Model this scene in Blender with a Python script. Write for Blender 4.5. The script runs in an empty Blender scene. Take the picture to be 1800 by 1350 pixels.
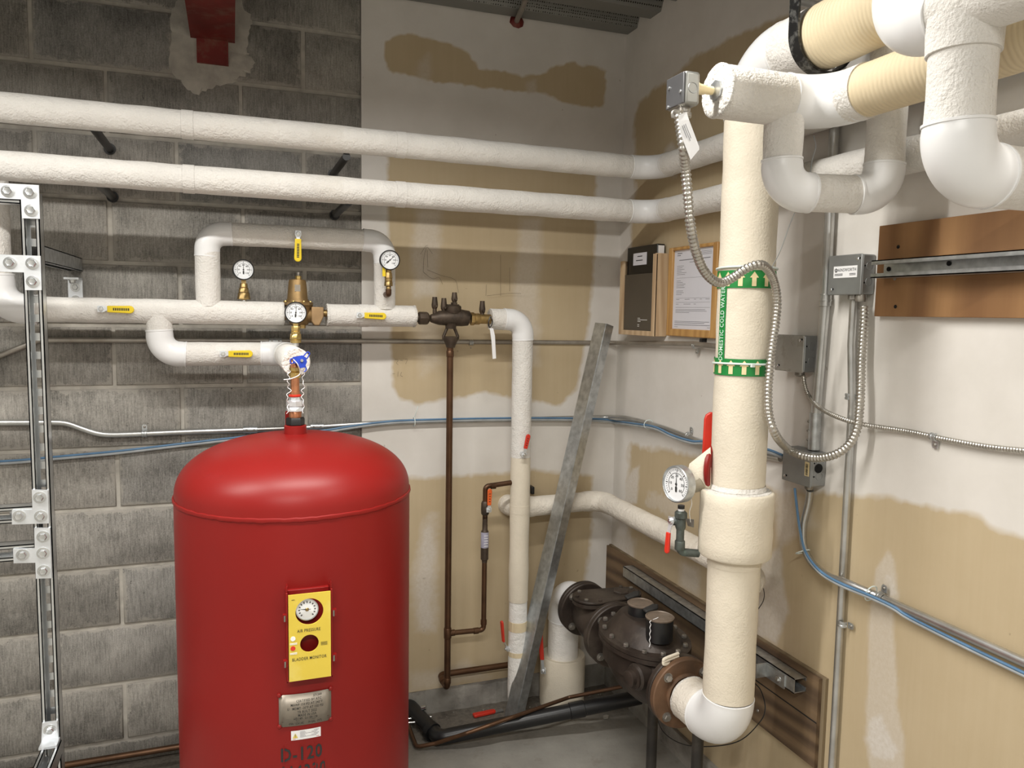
import bpy, math, random
import numpy as np
from mathutils import Vector, Matrix
random.seed(7)
PI = math.pi
SC = bpy.context.scene
COL = SC.collection
# ------------------------------------------------------------------ camera
# world: origin in the room corner at floor level, x = 0 is the right wall,
# y = 0 the back wall (the room lies at x < 0, y < 0), z up, metres
YAW, PITCH, ROLL = 0.34952722, -0.09246158, 0.01633405
CAM = Vector((-1.47536, -2.81283, 1.56624))
FPX = 1349.08
_fw = Vector((math.sin(YAW) * math.cos(PITCH), math.cos(YAW) * math.cos(PITCH), math.sin(PITCH)))
_r0 = Vector((math.cos(YAW), -math.sin(YAW), 0))
_u0 = _r0.cross(_fw)
_rt = math.cos(ROLL) * _r0 + math.sin(ROLL) * _u0
_up = -math.sin(ROLL) * _r0 + math.cos(ROLL) * _u0
cd = bpy.data.cameras.new('camera')
cam = bpy.data.objects.new('camera', cd)
COL.objects.link(cam)
cam.matrix_world = Matrix(((_rt.x, _up.x, -_fw.x, CAM.x), (_rt.y, _up.y, -_fw.y, CAM.y),
                           (_rt.z, _up.z, -_fw.z, CAM.z), (0, 0, 0, 1)))
cd.sensor_width = 36
cd.lens = FPX / 1800 * 36
cd.clip_start = 0.05
SC.camera = cam

# ------------------------------------------------------------------ light and exposure
w = bpy.data.worlds.new('world')
SC.world = w
w.use_nodes = True
w.node_tree.nodes['Background'].inputs[0].default_value = (0.75, 0.85, 1, 1)
w.node_tree.nodes['Background'].inputs[1].default_value = 0.05
SC.view_settings.view_transform = 'Standard'
SC.view_settings.look = 'None'
SC.view_settings.gamma = 1
SC.view_settings.use_curve_mapping = False
SC.view_settings.exposure = 0.27


def area_lamp(name, loc, size, power, col, rot=(0, 0, 0)):
    l = bpy.data.lights.new(name, 'AREA')
    l.shape = 'RECTANGLE'
    l.size, l.size_y = size
    l.energy = power
    l.color = col
    o = bpy.data.objects.new(name, l)
    o.location = loc
    o.rotation_euler = rot
    COL.objects.link(o)
    return o


# overhead tubes placed by their shadows, and a rear fill added to brighten fronts
WARM = (1.0, 0.97, 0.915)
lamps = [area_lamp('lamp_left', (-2.70, -1.35, 2.52), (1.2, .06), 27, WARM),
         area_lamp('lamp_middle', (-1.25, -1.42, 2.55), (1.1, .06), 23, WARM),
         area_lamp('lamp_right', (-.30, -2.55, 2.57), (.08, 1.0), 11, WARM),
         area_lamp('fill_rear', (-1.75, -3.35, 2.57), (1.25, .06), 50, WARM)]
for l_ in lamps: l_.data.spread = math.radians(162)


# ------------------------------------------------------------------ measuring helper
def ray(px, py):
    return _fw * FPX + _rt * (px - 900) + _up * (675 - py)


def P(px, py, x=None, y=None, z=None, d=None):
    """point on the sight line of a photograph pixel that lies in the plane x, y or z, or at depth d"""
    r = ray(px, py)
    if x is not None: s = (x - CAM.x) / r.x
    elif y is not None: s = (y - CAM.y) / r.y
    elif z is not None: s = (z - CAM.z) / r.z
    else: s = d / FPX
    return CAM + r * s


def topx(V):
    V = np.asarray(V, float) - np.array(CAM)
    zz = V @ np.array(_fw)
    return 900 + FPX * (V @ np.array(_rt)) / zz, 675 - FPX * (V @ np.array(_up)) / zz


# ------------------------------------------------------------------ mesh helpers
class MB:
    def __init__(s):
        s.v = []; s.f = []; s.m = []; s.mi = 0

    def add(s, vs, fs):
        b = len(s.v)
        s.v += [tuple(v) for v in vs]
        s.f += [tuple(i + b for i in f) for f in fs]
        s.m += [s.mi] * len(fs)
        return s

    def box(s, c, size, R=None):
        hx, hy, hz = size[0] / 2, size[1] / 2, size[2] / 2
        vs = [Vector((i * hx, j * hy, k * hz)) for i in (-1, 1) for j in (-1, 1) for k in (-1, 1)]
        if R is not None: vs = [R @ v for v in vs]
        vs = [v + Vector(c) for v in vs]
        return s.add(vs, [(0, 1, 3, 2), (4, 6, 7, 5), (0, 4, 5, 1), (2, 3, 7, 6), (0, 2, 6, 4), (1, 5, 7, 3)])

    def bbox(s, lo, hi):
        lo, hi = Vector(lo), Vector(hi)
        return s.box((lo + hi) / 2, [abs(a) for a in (hi - lo)])

    def tube(s, path, r, seg=20, cap=True, rf=None, R0=None):
        """r: number or list per point"""
        pts = [Vector(p) for p in path]
        n = len(pts)
        rr = r if isinstance(r, (list, tuple)) else [r] * n
        T = []
        for i in range(n):
            a = pts[max(0, i - 1)]; b = pts[min(n - 1, i + 1)]
            T.append((b - a).normalized())
        u = R0 if R0 is not None else (Vector((0, 0, 1)) if abs(T[0].z) < .9 else Vector((1, 0, 0)))
        u = (u - T[0] * u.dot(T[0])).normalized()
        vs = []
        for i in range(n):
            if i:
                q = T[i - 1].rotation_difference(T[i])
                u = q @ u
                u = (u - T[i] * u.dot(T[i])).normalized()
            w_ = T[i].cross(u)
            for k in range(seg):
                a = 2 * PI * k / seg
                vs.append(pts[i] + (u * math.cos(a) + w_ * math.sin(a)) * rr[i])
        fs = []
        for i in range(n - 1):
            for k in range(seg):
                k2 = (k + 1) % seg
                fs.append((i * seg + k, i * seg + k2, (i + 1) * seg + k2, (i + 1) * seg + k))
        if cap:
            fs.append(tuple(range(seg))[::-1])
            fs.append(tuple((n - 1) * seg + k for k in range(seg)))
        return s.add(vs, fs)

    def cyl(s, a, b, r, r2=None, seg=20):
        return s.tube([a, b], [r, r if r2 is None else r2], seg)

    def lathe(s, prof, o, ax=(0, 0, 1), seg=32, cap=True):
        """prof: list of (radius, height along axis)"""
        ax = Vector(ax).normalized()
        u = Vector((1, 0, 0)) if abs(ax.x) < .9 else Vector((0, 0, 1))
        u = (u - ax * u.dot(ax)).normalized(); w_ = ax.cross(u); o = Vector(o)
        vs = []
        for (r, h) in prof:
            for k in range(seg):
                a = 2 * PI * k / seg
                vs.append(o + ax * h + (u * math.cos(a) + w_ * math.sin(a)) * r)
        fs = []
        n = len(prof)
        for i in range(n - 1):
            for k in range(seg):
                k2 = (k + 1) % seg
                fs.append((i * seg + k, i * seg + k2, (i + 1) * seg + k2, (i + 1) * seg + k))
        if cap:
            fs.append(tuple(range(seg))[::-1])
            fs.append(tuple((n - 1) * seg + k for k in range(seg)))
        return s.add(vs, fs)

    def prism(s, poly, o, U, V, N, t):
        """2-D outline in the frame (o, U, V) pushed out by t along N"""
        o, U, V, N = Vector(o), Vector(U), Vector(V), Vector(N)
        n = len(poly)
        a = [o + U * x + V * y for x, y in poly]
        b = [p + N * t for p in a]
        fs = [tuple(range(n))[::-1], tuple(range(n, 2 * n))]
        fs += [(i, (i + 1) % n, n + (i + 1) % n, n + i) for i in range(n)]
        return s.add(a + b, fs)

    def hexbolt(s, c, ax, r, h, wr=None):
        ax = Vector(ax).normalized(); c = Vector(c)
        if wr: s.lathe([(wr, 0), (wr, h * .22)], c, ax, 20)
        s.lathe([(r, h * .1), (r, h * .8), (r * .82, h)], c, ax, 6)
        return s


def fillet(pts, rad, n=8):
    pts = [Vector(p) for p in pts]
    out = [pts[0]]
    for i in range(1, len(pts) - 1):
        R = rad[i - 1] if isinstance(rad, (list, tuple)) else rad
        a = (pts[i - 1] - pts[i]); b = (pts[i + 1] - pts[i])
        la, lb = a.length, b.length
        a.normalize(); b.normalize()
        th = a.angle(b)
        if R <= 0 or th > PI - .02: out.append(pts[i]); continue
        t = min(R / math.tan(th / 2), la * .49, lb * .49)
        Rr = t * math.tan(th / 2)
        c = pts[i] + (a + b).normalized() * (Rr / math.sin(th / 2))
        p0 = pts[i] + a * t - c; p1 = pts[i] + b * t - c
        ang = p0.angle(p1); ax = p0.cross(p1).normalized()
        for k in range(n + 1):
            out.append(c + Matrix.Rotation(ang * k / n, 3, ax) @ p0)
    out.append(pts[-1])
    return out


def catmull(pts, n=8):
    pts = [Vector(p) for p in pts]
    q = [pts[0] * 2 - pts[1]] + pts + [pts[-1] * 2 - pts[-2]]
    out = []
    for i in range(1, len(q) - 2):
        a, b, c, d = q[i - 1:i + 3]
        for k in range(n):
            t = k / n
            out.append(.5 * ((2 * b) + (c - a) * t + (2 * a - 5 * b + 4 * c - d) * t * t + (3 * b - a - 3 * c + d) * t ** 3))
    out.append(pts[-1])
    return out


def resample(path, step):
    path = [Vector(p) for p in path]
    out = [path[0]]; acc = 0
    for a, b in zip(path, path[1:]):
        L = (b - a).length
        d = step - acc
        while d <= L:
            out.append(a.lerp(b, d / L)); d += step
        acc = (acc + L) % step if L + acc >= step else acc + L
    return out


def mk(name, mb, mat, parent=None, smooth=True, ang=38, **kw):
    me = bpy.data.meshes.new(name)
    off = Vector((0, 0, 0))
    q = parent
    while q is not None:
        off = off + q.location; q = q.parent
    me.from_pydata([(v[0] - off.x, v[1] - off.y, v[2] - off.z) for v in mb.v], [], mb.f)
    mats = mat if isinstance(mat, (list, tuple)) else [mat]
    for m in mats: me.materials.append(m)
    if len(mats) > 1: me.polygons.foreach_set('material_index', mb.m)
    me.update()
    if smooth:
        me.polygons.foreach_set('use_smooth', [True] * len(me.polygons))
        me.set_sharp_from_angle(angle=math.radians(ang))
    o = bpy.data.objects.new(name, me)
    COL.objects.link(o)
    if parent is not None: o.parent = parent
    for k, v in kw.items(): o[k] = v
    return o


def tag(o, label, cat, group=None):
    o['label'] = label; o['category'] = cat
    if group: o['group'] = group
    return o


def thing(name, label, cat, loc, group=None):
    o = bpy.data.objects.new(name, None)
    COL.objects.link(o)
    o.empty_display_size = .05
    o.location = loc
    return tag(o, label, cat, group)


def bevel(o, wdt, seg=2):
    m = o.modifiers.new('bevel', 'BEVEL'); m.width = wdt; m.segments = seg; m.limit_method = 'ANGLE'
    m.angle_limit = math.radians(40)
    return o


def text_mesh(mb, txt, o, U, V, size, xs=1.0, align='CENTER', bend=None, bold=.018):
    """letters as flat mesh in frame (o, U, V); bend maps a world point onto a curved surface"""
    c = bpy.data.curves.new('t', 'FONT')
    c.body = txt; c.size = size; c.align_x = align; c.align_y = 'CENTER'; c.resolution_u = 2; c.offset = size * bold; c.space_character = 1.12
    ob = bpy.data.objects.new('t', c)
    me = bpy.data.meshes.new_from_object(ob)
    o, U, V = Vector(o), Vector(U), Vector(V)
    vs = [o + U * (v.co.x * xs) + V * v.co.y for v in me.vertices]
    if bend: vs = [bend(v) for v in vs]
    mb.add(vs, [tuple(p.vertices) for p in me.polygons])
    bpy.data.objects.remove(ob); bpy.data.curves.remove(c); bpy.data.meshes.remove(me)
    return mb

# ------------------------------------------------------------------ materials
def nt(name):
    m = bpy.data.materials.new(name)
    m.use_nodes = True
    t = m.node_tree
    b = t.nodes['Principled BSDF']
    return m, t, b


def L(t, a, b): t.links.new(a, b)


def node(t, kind, **kw):
    n = t.nodes.new(kind)
    for k, v in kw.items():
        if k in n.inputs: n.inputs[k].default_value = v
        else: setattr(n, k, v)
    return n


def math_(t, op, a, b=None, clamp=False):
    n = t.nodes.new('ShaderNodeMath'); n.operation = op; n.use_clamp = clamp
    for i, v in enumerate((a, b)):
        if v is None: continue
        if hasattr(v, 'is_output'): L(t, v, n.inputs[i])
        else: n.inputs[i].default_value = v
    return n.outputs[0]


def mixc(t, fac, a, b):
    n = t.nodes.new('ShaderNodeMix'); n.data_type = 'RGBA'
    for i, v in ((0, fac), (6, a), (7, b)):
        if hasattr(v, 'is_output'): L(t, v, n.inputs[i])
        elif i == 0: n.inputs[0].default_value = v
        else: n.inputs[i].default_value = (*v, 1) if len(v) == 3 else v
    return n.outputs[2]


def ramp(t, fac, stops):
    n = t.nodes.new('ShaderNodeValToRGB')
    e = n.color_ramp.elements
    while len(e) < len(stops): e.new(.5)
    for i, (p, c) in enumerate(stops):
        e[i].position = p
        e[i].color = (c, c, c, 1) if not hasattr(c, '__len__') else (*c, 1)
    L(t, fac, n.inputs[0])
    return n.outputs[0]


def coords(t, scale=(1, 1, 1), kind='Object'):
    tc = t.nodes.new('ShaderNodeTexCoord')
    mp = t.nodes.new('ShaderNodeMapping')
    mp.inputs['Scale'].default_value = scale
    L(t, tc.outputs[kind], mp.inputs[0])
    return mp.outputs[0]


def noise(t, vec, scale, detail=3, rough=.5):
    n = t.nodes.new('ShaderNodeTexNoise')
    n.inputs['Scale'].default_value = scale
    n.inputs['Detail'].default_value = detail
    n.inputs['Roughness'].default_value = rough
    if vec is not None: L(t, vec, n.inputs['Vector'])
    return n.outputs[0]


def bump(t, b, h, strength=.3, dist=.002, prev=None):
    n = t.nodes.new('ShaderNodeBump')
    n.inputs['Strength'].default_value = strength
    n.inputs['Distance'].default_value = dist
    L(t, h, n.inputs['Height'])
    if prev: L(t, prev, n.inputs['Normal'])
    L(t, n.outputs[0], b.inputs['Normal'])
    return n.outputs[0]


def simple(name, col, rough=.5, metal=0.0, var=.12, vs=12, bs=0.0, bscale=60, bdist=.001, stretch=(1, 1, 1), spec=.5,
           dirt=None, dirt_s=6, coat=0.0):
    """one-colour surface with tonal noise, fine relief and optional blotches of a second colour"""
    m, t, b = nt(name)
    v = coords(t, stretch)
    n = noise(t, v, vs, 4)
    lo = tuple(c * (1 - var) for c in col); hi = tuple(min(1, c * (1 + var)) for c in col)
    c = ramp(t, n, [(.3, lo), (.7, hi)])
    if dirt:
        d = ramp(t, noise(t, v, dirt_s, 6, .65), [(.5, 0), (.66, 1)])
        c = mixc(t, math_(t, 'MULTIPLY', d, dirt[1]), c, dirt[0])
    L(t, c, b.inputs['Base Color'])
    b.inputs['Roughness'].default_value = rough
    b.inputs['Metallic'].default_value = metal
    b.inputs['Specular IOR Level'].default_value = spec
    b.inputs['Coat Weight'].default_value = coat
    if bs: bump(t, b, noise(t, v, bscale, 4, .6), bs, bdist)
    return m


def cloth_mat(name, col, rough=.85, lump=.35, weave=.35, ws=900, grime=.25):
    """canvas pipe jacket: lumpy plaster-like skin with a fine weave"""
    m, t, b = nt(name)
    v = coords(t)
    n1 = noise(t, v, 9, 4, .6); n2 = noise(t, v, 45, 4, .65)
    c = ramp(t, n1, [(.3, tuple(x * .93 for x in col)), (.7, tuple(min(1, x * 1.04) for x in col))])
    g = ramp(t, noise(t, v, 5, 6, .7), [(.55, 0), (.75, 1)])
    c = mixc(t, math_(t, 'MULTIPLY', g, grime), c, tuple(x * y for x, y in zip(col, (.72, .66, .56))))
    L(t, c, b.inputs['Base Color'])
    b.inputs['Roughness'].default_value = rough
    b.inputs['Specular IOR Level'].default_value = .25
    p = bump(t, b, n1, lump, .018)
    p = bump(t, b, n2, min(1, lump * 1.5), .007, p)
    n3 = noise(t, v, 190, 3)
    bump(t, b, n3, min(1, weave * 1.4), .0035, p)
    return m


def ribbed_mat(name, col, per=60, axis=1, depth=.6):
    """kraft paper wrap with soft rings round the pipe"""
    m, t, b = nt(name)
    v = coords(t)
    sx = t.nodes.new('ShaderNodeSeparateXYZ'); L(t, v, sx.inputs[0])
    d = noise(t, v, 9, 3)
    a = math_(t, 'ADD', math_(t, 'MULTIPLY', sx.outputs[axis], per * 6.28), math_(t, 'MULTIPLY', d, 11))
    s = math_(t, 'SINE', a)
    c = ramp(t, noise(t, v, 14, 4), [(.3, tuple(x * .9 for x in col)), (.7, col)])
    c = mixc(t, math_(t, 'MULTIPLY', math_(t, 'ADD', s, 1), .05), c, tuple(x * .55 for x in col))
    L(t, c, b.inputs['Base Color'])
    b.inputs['Roughness'].default_value = .7
    bump(t, b, s, depth, .0016)
    return m


def wood_mat(name, c1, c2, axis=0, rough=.6, scale=1.0, bs=.2, knots=False):
    m, t, b = nt(name)
    st = [14 * scale] * 3; st[axis] = 1.1 * scale
    v = coords(t, tuple(st))
    n = noise(t, v, 1.6, 5, .6)
    wv = t.nodes.new('ShaderNodeTexWave'); wv.wave_type = 'BANDS'
    wv.bands_direction = 'DIAGONAL'
    L(t, v, wv.inputs[0])
    wv.inputs['Scale'].default_value = .55; wv.inputs['Distortion'].default_value = 7
    wv.inputs['Detail'].default_value = 3; wv.inputs['Detail Scale'].default_value = .8
    f = math_(t, 'ADD', math_(t, 'MULTIPLY', n, .6), math_(t, 'MULTIPLY', wv.outputs[1], .4))
    c = ramp(t, f, [(.25, c2), (.7, c1)])
    fine = noise(t, coords(t, tuple(x * 9 for x in st)), 1.5, 3)
    c = mixc(t, math_(t, 'MULTIPLY', fine, .35), c, c2)
    L(t, c, b.inputs['Base Color'])
    b.inputs['Roughness'].default_value = rough
    bump(t, b, f, bs, .002)
    return m


M = {}
M['cloth'] = cloth_mat('canvas_jacket', (.76, .738, .70), lump=.38, weave=.5, grime=.3)
M['cloth_w'] = cloth_mat('white_canvas_jacket', (.86, .845, .81), grime=.12)
M['cream'] = cloth_mat('cream_canvas_jacket', (.74, .675, .555), lump=.08, weave=.22, grime=.25)
M['rag'] = cloth_mat('old_canvas_jacket', (.74, .69, .61), lump=.5, grime=.6)
M['pvc'] = simple('white_vinyl_cover', (.83, .835, .84), .32, var=.015, vs=6, bs=.05, bscale=15, bdist=.004)
M['kraft'] = ribbed_mat('kraft_wrap', (.76, .64, .43), 95, 1, .35)
M['fibre'] = cloth_mat('insulation_edge', (.72, .70, .66), lump=.9, weave=.9, grime=.4)
M['galv'] = simple('galvanised_steel', (.52, .54, .55), .38, .9, .22, 45, .1, 90, .0006)
M['zinc'] = simple('bright_zinc_steel', (.72, .74, .75), .27, .95, .1, 20, .06, 80, .0005)
M['zincp'] = simple('zinc_plate', (.78, .81, .84), .42, .75, .1, 25, .05, 80, .0005)
M['emt'] = simple('conduit_steel', (.56, .565, .56), .33, .92, .14, 14, .05, 40, .0005, dirt=((.30, .27, .22), .35))
M['emtd'] = simple('dusty_conduit_steel', (.40, .37, .33), .48, .8, .18, 14, .05, 40, .0005, dirt=((.26, .22, .17), .6))
M['flex'] = simple('flexible_conduit_steel', (.52, .50, .46), .32, .9, .15, 60)
M['boxg'] = simple('grey_steel_box', (.33, .34, .34), .45, .75, .14, 10, .05, 60, .0005)
M['boxl'] = simple('pale_steel_cover', (.45, .45, .43), .42, .7, .2, 8, .05, 60, .0005, dirt=((.28, .26, .22), .6), dirt_s=30)
M['brass'] = simple('tarnished_brass', (.42, .29, .12), .38, .85, .3, 30, .15, 90, .0008, dirt=((.16, .12, .06), .6), dirt_s=20)
M['bronze'] = simple('bronze_casting', (.27, .175, .075), .48, .65, .18, 30, .25, 150, .001)
M['brassb'] = simple('new_brass', (.62, .45, .17), .28, .9, .15, 30)
M['dkbronze'] = simple('dark_oxidised_bronze', (.085, .062, .045), .5, .55, .35, 30, .3, 90, .001, dirt=((.03, .025, .02), .7), dirt_s=18)
M['cu'] = simple('aged_copper', (.125, .066, .036), .42, .75, .3, 12, .05, 60, .0005, dirt=((.10, .06, .04), .7))
M['cub'] = simple('new_copper', (.62, .28, .15), .3, .9, .2, 30, dirt=((.4, .15, .08), .6), dirt_s=20)
M['iron'] = simple('brown_painted_iron', (.038, .027, .021), .5, .2, .4, 16, .35, 70, .002, dirt=((.11, .09, .07), .5), dirt_s=7)
M['ironr'] = simple('rust_brown_flange', (.15, .082, .045), .55, .2, .3, 14, .35, 70, .002, dirt=((.07, .045, .03), .7), dirt_s=8)
M['ironp'] = simple('black_pipe_iron', (.028, .025, .022), .5, .3, .4, 16, .2, 60, .001, dirt=((.12, .10, .08), .4), dirt_s=9)
M['bolt'] = simple('grey_bolt_steel', (.32, .30, .27), .4, .8, .25, 40)
M['patina'] = simple('green_stained_fittings', (.10, .115, .105), .5, .6, .35, 40, .2, 80, .001, dirt=((.20, .28, .25), .5), dirt_s=25)
M['black'] = simple('black_plastic', (.012, .012, .013), .35, 0, .2, 10)
M['rubber'] = simple('black_rubber', (.02, .019, .018), .7, 0, .3, 20)
M['red'] = simple('red_tank_paint', (.225, .0085, .007), .40, 0, .07, 3, .10, 220, .0006, spec=.32)
M['redh'] = simple('red_vinyl', (.62, .035, .018), .38, 0, .1, 20)
M['orange'] = simple('orange_vinyl', (.80, .13, .02), .4, 0, .1, 20, dirt=((.15, .05, .03), .5), dirt_s=40)
M['reds'] = simple('red_primer_steel', (.15, .014, .010), .6, .1, .25, 9, .2, 60, .001, dirt=((.20, .12, .08), .5), dirt_s=14)
M['yel'] = simple('yellow_vinyl', (.78, .58, .02), .35, 0, .06, 20)
M['yelp'] = simple('yellow_panel', (.70, .53, .065), .4, 0, .04, 8, dirt=((.85, .75, .3), .25), dirt_s=12)
M['green'] = simple('green_tape', (.012, .22, .045), .38, 0, .08, 14)
M['blue'] = simple('blue_paint', (.015, .05, .42), .35, 0, .2, 30)
M['bluec'] = simple('blue_cable', (.10, .21, .36), .45, 0, .15, 20)
M['greyc'] = simple('grey_cable', (.34, .36, .37), .5, 0, .15, 20)
M['white'] = simple('white_paper', (.84, .84, .85), .6, 0, .02, 10)
M['paperb'] = simple('lilac_white_paper', (.70, .70, .76), .55, 0, .02, 10)
M['ink'] = simple('black_ink', (.02, .02, .02), .6, 0, 0, 10)
M['inkg'] = simple('grey_ink', (.20, .20, .22), .6, 0, 0, 10)
M['pencil'] = simple('pencil_line', (.13, .10, .075), .8, 0, .3, 30)
M['whitei'] = simple('white_ink', (.82, .82, .80), .5, 0, 0, 10)
M['dial'] = simple('white_dial', (.82, .84, .86), .35, 0, .02, 10, coat=.4)
M['cream_ar'] = simple('cream_arrow', (.80, .66, .38), .5, 0, .1, 14)
M['plate'] = simple('stamped_name_plate', (.30, .265, .22), .42, .55, .12, 30)
M['chrome'] = simple('chrome', (.75, .76, .77), .18, 1, .08, 20)
M['ply'] = wood_mat('orange_stained_plywood', (.36, .195, .08), (.20, .095, .035), 2, .6, .6, .02)
M['plyold'] = wood_mat('dark_weathered_plywood', (.20, .13, .07), (.075, .045, .025), 1, .8, 1.3, .7)
M['plyedge'] = wood_mat('plywood_edge', (.26, .20, .12), (.17, .125, .075), 2, .85, 1.2, .2)
M['pine'] = wood_mat('pale_pine', (.66, .50, .32), (.50, .34, .20), 2, .55, 2.0, .1)
M['amber'] = wood_mat('honey_oak_frame', (.58, .34, .12), (.42, .22, .07), 2, .4, 2.0, .1)
M['binder'] = simple('black_binder', (.012, .011, .010), .35, 0, .2, 10)
M['taupe'] = simple('taupe_card', (.085, .070, .052), .5, 0, .05, 10)
M['tie'] = simple('nylon_cable_tie', (.70, .78, .76), .35, 0, .05, 20)
M['hole'] = simple('dark_hole', (.006, .006, .006), .9, 0, 0, 5)


def block_mat():
    m, t, b = nt('concrete_block')
    v = coords(t)
    oi = t.nodes.new('ShaderNodeObjectInfo')
    rnd = oi.outputs['Random']
    # offset the texture per block
    add = t.nodes.new('ShaderNodeVectorMath'); add.operation = 'ADD'
    cb = t.nodes.new('ShaderNodeCombineXYZ')
    for i, k in enumerate((37, 11, 53)): L(t, math_(t, 'MULTIPLY', rnd, k), cb.inputs[i])
    L(t, v, add.inputs[0]); L(t, cb.outputs[0], add.inputs[1])
    vo = add.outputs[0]
    mp = t.nodes.new('ShaderNodeMapping'); mp.inputs['Scale'].default_value = (1, 1, .10); L(t, vo, mp.inputs[0])
    stri = noise(t, mp.outputs[0], 230, 4, .75)
    big = noise(t, vo, 7, 4, .6)
    fine = noise(t, vo, 240, 3, .8)
    base = ramp(t, rnd, [(0, (.20, .19, .172)), (.35, (.24, .228, .206)), (.7, (.275, .26, .235)), (1, (.225, .218, .205))])
    k = math_(t, 'ADD', math_(t, 'MULTIPLY', big, .5), math_(t, 'ADD', math_(t, 'MULTIPLY', stri, .55), math_(t, 'MULTIPLY', fine, .45)))
    k = math_(t, 'SUBTRACT', math_(t, 'MULTIPLY', k, 3.0), 1.22)
    mul = t.nodes.new('ShaderNodeMix'); mul.data_type = 'RGBA'; mul.blend_type = 'MULTIPLY'; mul.inputs[0].default_value = 1
    L(t, base, mul.inputs[6])
    cbk = t.nodes.new('ShaderNodeCombineColor')
    for i in range(3): L(t, k, cbk.inputs[i])
    L(t, cbk.outputs[0], mul.inputs[7])
    c = mul.outputs[2]
    # mortar smeared over the arrises
    sx = t.nodes.new('ShaderNodeSeparateXYZ'); L(t, v, sx.inputs[0])
    tc = t.nodes.new('ShaderNodeTexCoord')
    sg = t.nodes.new('ShaderNodeSeparateXYZ'); L(t, tc.outputs['Generated'], sg.inputs[0])
    ex = math_(t, 'MULTIPLY', math_(t, 'SUBTRACT', .5, math_(t, 'ABSOLUTE', math_(t, 'SUBTRACT', sg.outputs[0], .5))), .39)
    ez = math_(t, 'MULTIPLY', math_(t, 'SUBTRACT', .5, math_(t, 'ABSOLUTE', math_(t, 'SUBTRACT', sg.outputs[2], .5))), .19)
    e = math_(t, 'MINIMUM', ex, ez)
    nn = noise(t, vo, 30, 5, .7)
    e = math_(t, 'SUBTRACT', e, math_(t, 'MULTIPLY', math_(t, 'SUBTRACT', nn, .45), .07))
    mask = ramp(t, e, [(0.0, 1), (.006, 0)])
    c = mixc(t, math_(t, 'MULTIPLY', mask, .75), c, (.36, .338, .30))
    # white lime splashes
    sp = ramp(t, noise(t, vo, 14, 6, .75), [(.70, 0), (.78, 1)])
    c = mixc(t, math_(t, 'MULTIPLY', sp, .35), c, (.42, .40, .36))
    pits = ramp(t, noise(t, vo, 90, 2, .5), [(.74, 0), (.78, 1)])
    c = mixc(t, math_(t, 'MULTIPLY', pits, .7), c, (.05, .045, .04))
    L(t, c, b.inputs['Base Color'])
    b.inputs['Roughness'].default_value = .92
    b.inputs['Specular IOR Level'].default_value = .2
    h = math_(t, 'SUBTRACT', math_(t, 'ADD', stri, math_(t, 'MULTIPLY', fine, .6)), math_(t, 'MULTIPLY', pits, 1.2))
    bump(t, b, h, .7, .0022)
    return m


M['block'] = block_mat()
M['mortar'] = simple('mortar', (.42, .395, .35), .95, 0, .16, 22, .5, 120, .002, dirt=((.2, .185, .16), .5), dirt_s=5)
M['conc'] = simple('concrete_curb', (.30, .285, .255), .9, 0, .3, 9, .6, 60, .004, dirt=((.09, .08, .07), .6), dirt_s=7)


def floor_mat():
    m, t, b = nt('concrete_floor')
    v = coords(t)
    n = noise(t, v, 3.2, 6, .62)
    c = ramp(t, n, [(.3, (.25, .24, .215)), (.7, (.38, .365, .33))])
    s = ramp(t, noise(t, v, 11, 6, .7), [(.56, 0), (.68, 1)])
    c = mixc(t, math_(t, 'MULTIPLY', s, .35), c, (.15, .12, .085))
    # swept dirt lies in the strip along the back wall
    sx = t.nodes.new('ShaderNodeSeparateXYZ'); L(t, v, sx.inputs[0])
    y = math_(t, 'ADD', sx.outputs[1], math_(t, 'MULTIPLY', noise(t, v, 8, 5, .7), .16))
    d = ramp(t, math_(t, 'ADD', y, 1.0), [(.70, 0), (.95, 1)])
    spk = noise(t, v, 60, 4, .7)
    dirt = ramp(t, spk, [(.35, (.055, .045, .035)), (.7, (.17, .145, .115))])
    c = mixc(t, math_(t, 'MULTIPLY', d, .85), c, dirt)
    L(t, c, b.inputs['Base Color'])
    b.inputs['Roughness'].default_value = .62
    bump(t, b, math_(t, 'ADD', spk, n), .25, .003)
    return m


M['floor'] = floor_mat()


def deck_mat():
    m, t, b = nt('perforated_deck_steel')
    v = coords(t)
    vo = t.nodes.new('ShaderNodeTexVoronoi'); vo.inputs['Scale'].default_value = 110; vo.inputs['Randomness'].default_value = .15
    L(t, v, vo.inputs[0])
    h = ramp(t, vo.outputs[0], [(.30, 0), (.38, 1)])
    c = mixc(t, h, (.025, .023, .02), (.24, .24, .225))
    L(t, c, b.inputs['Base Color'])
    b.inputs['Roughness'].default_value = .5
    b.inputs['Metallic'].default_value = .5
    return m


M['deck'] = deck_mat()


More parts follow.
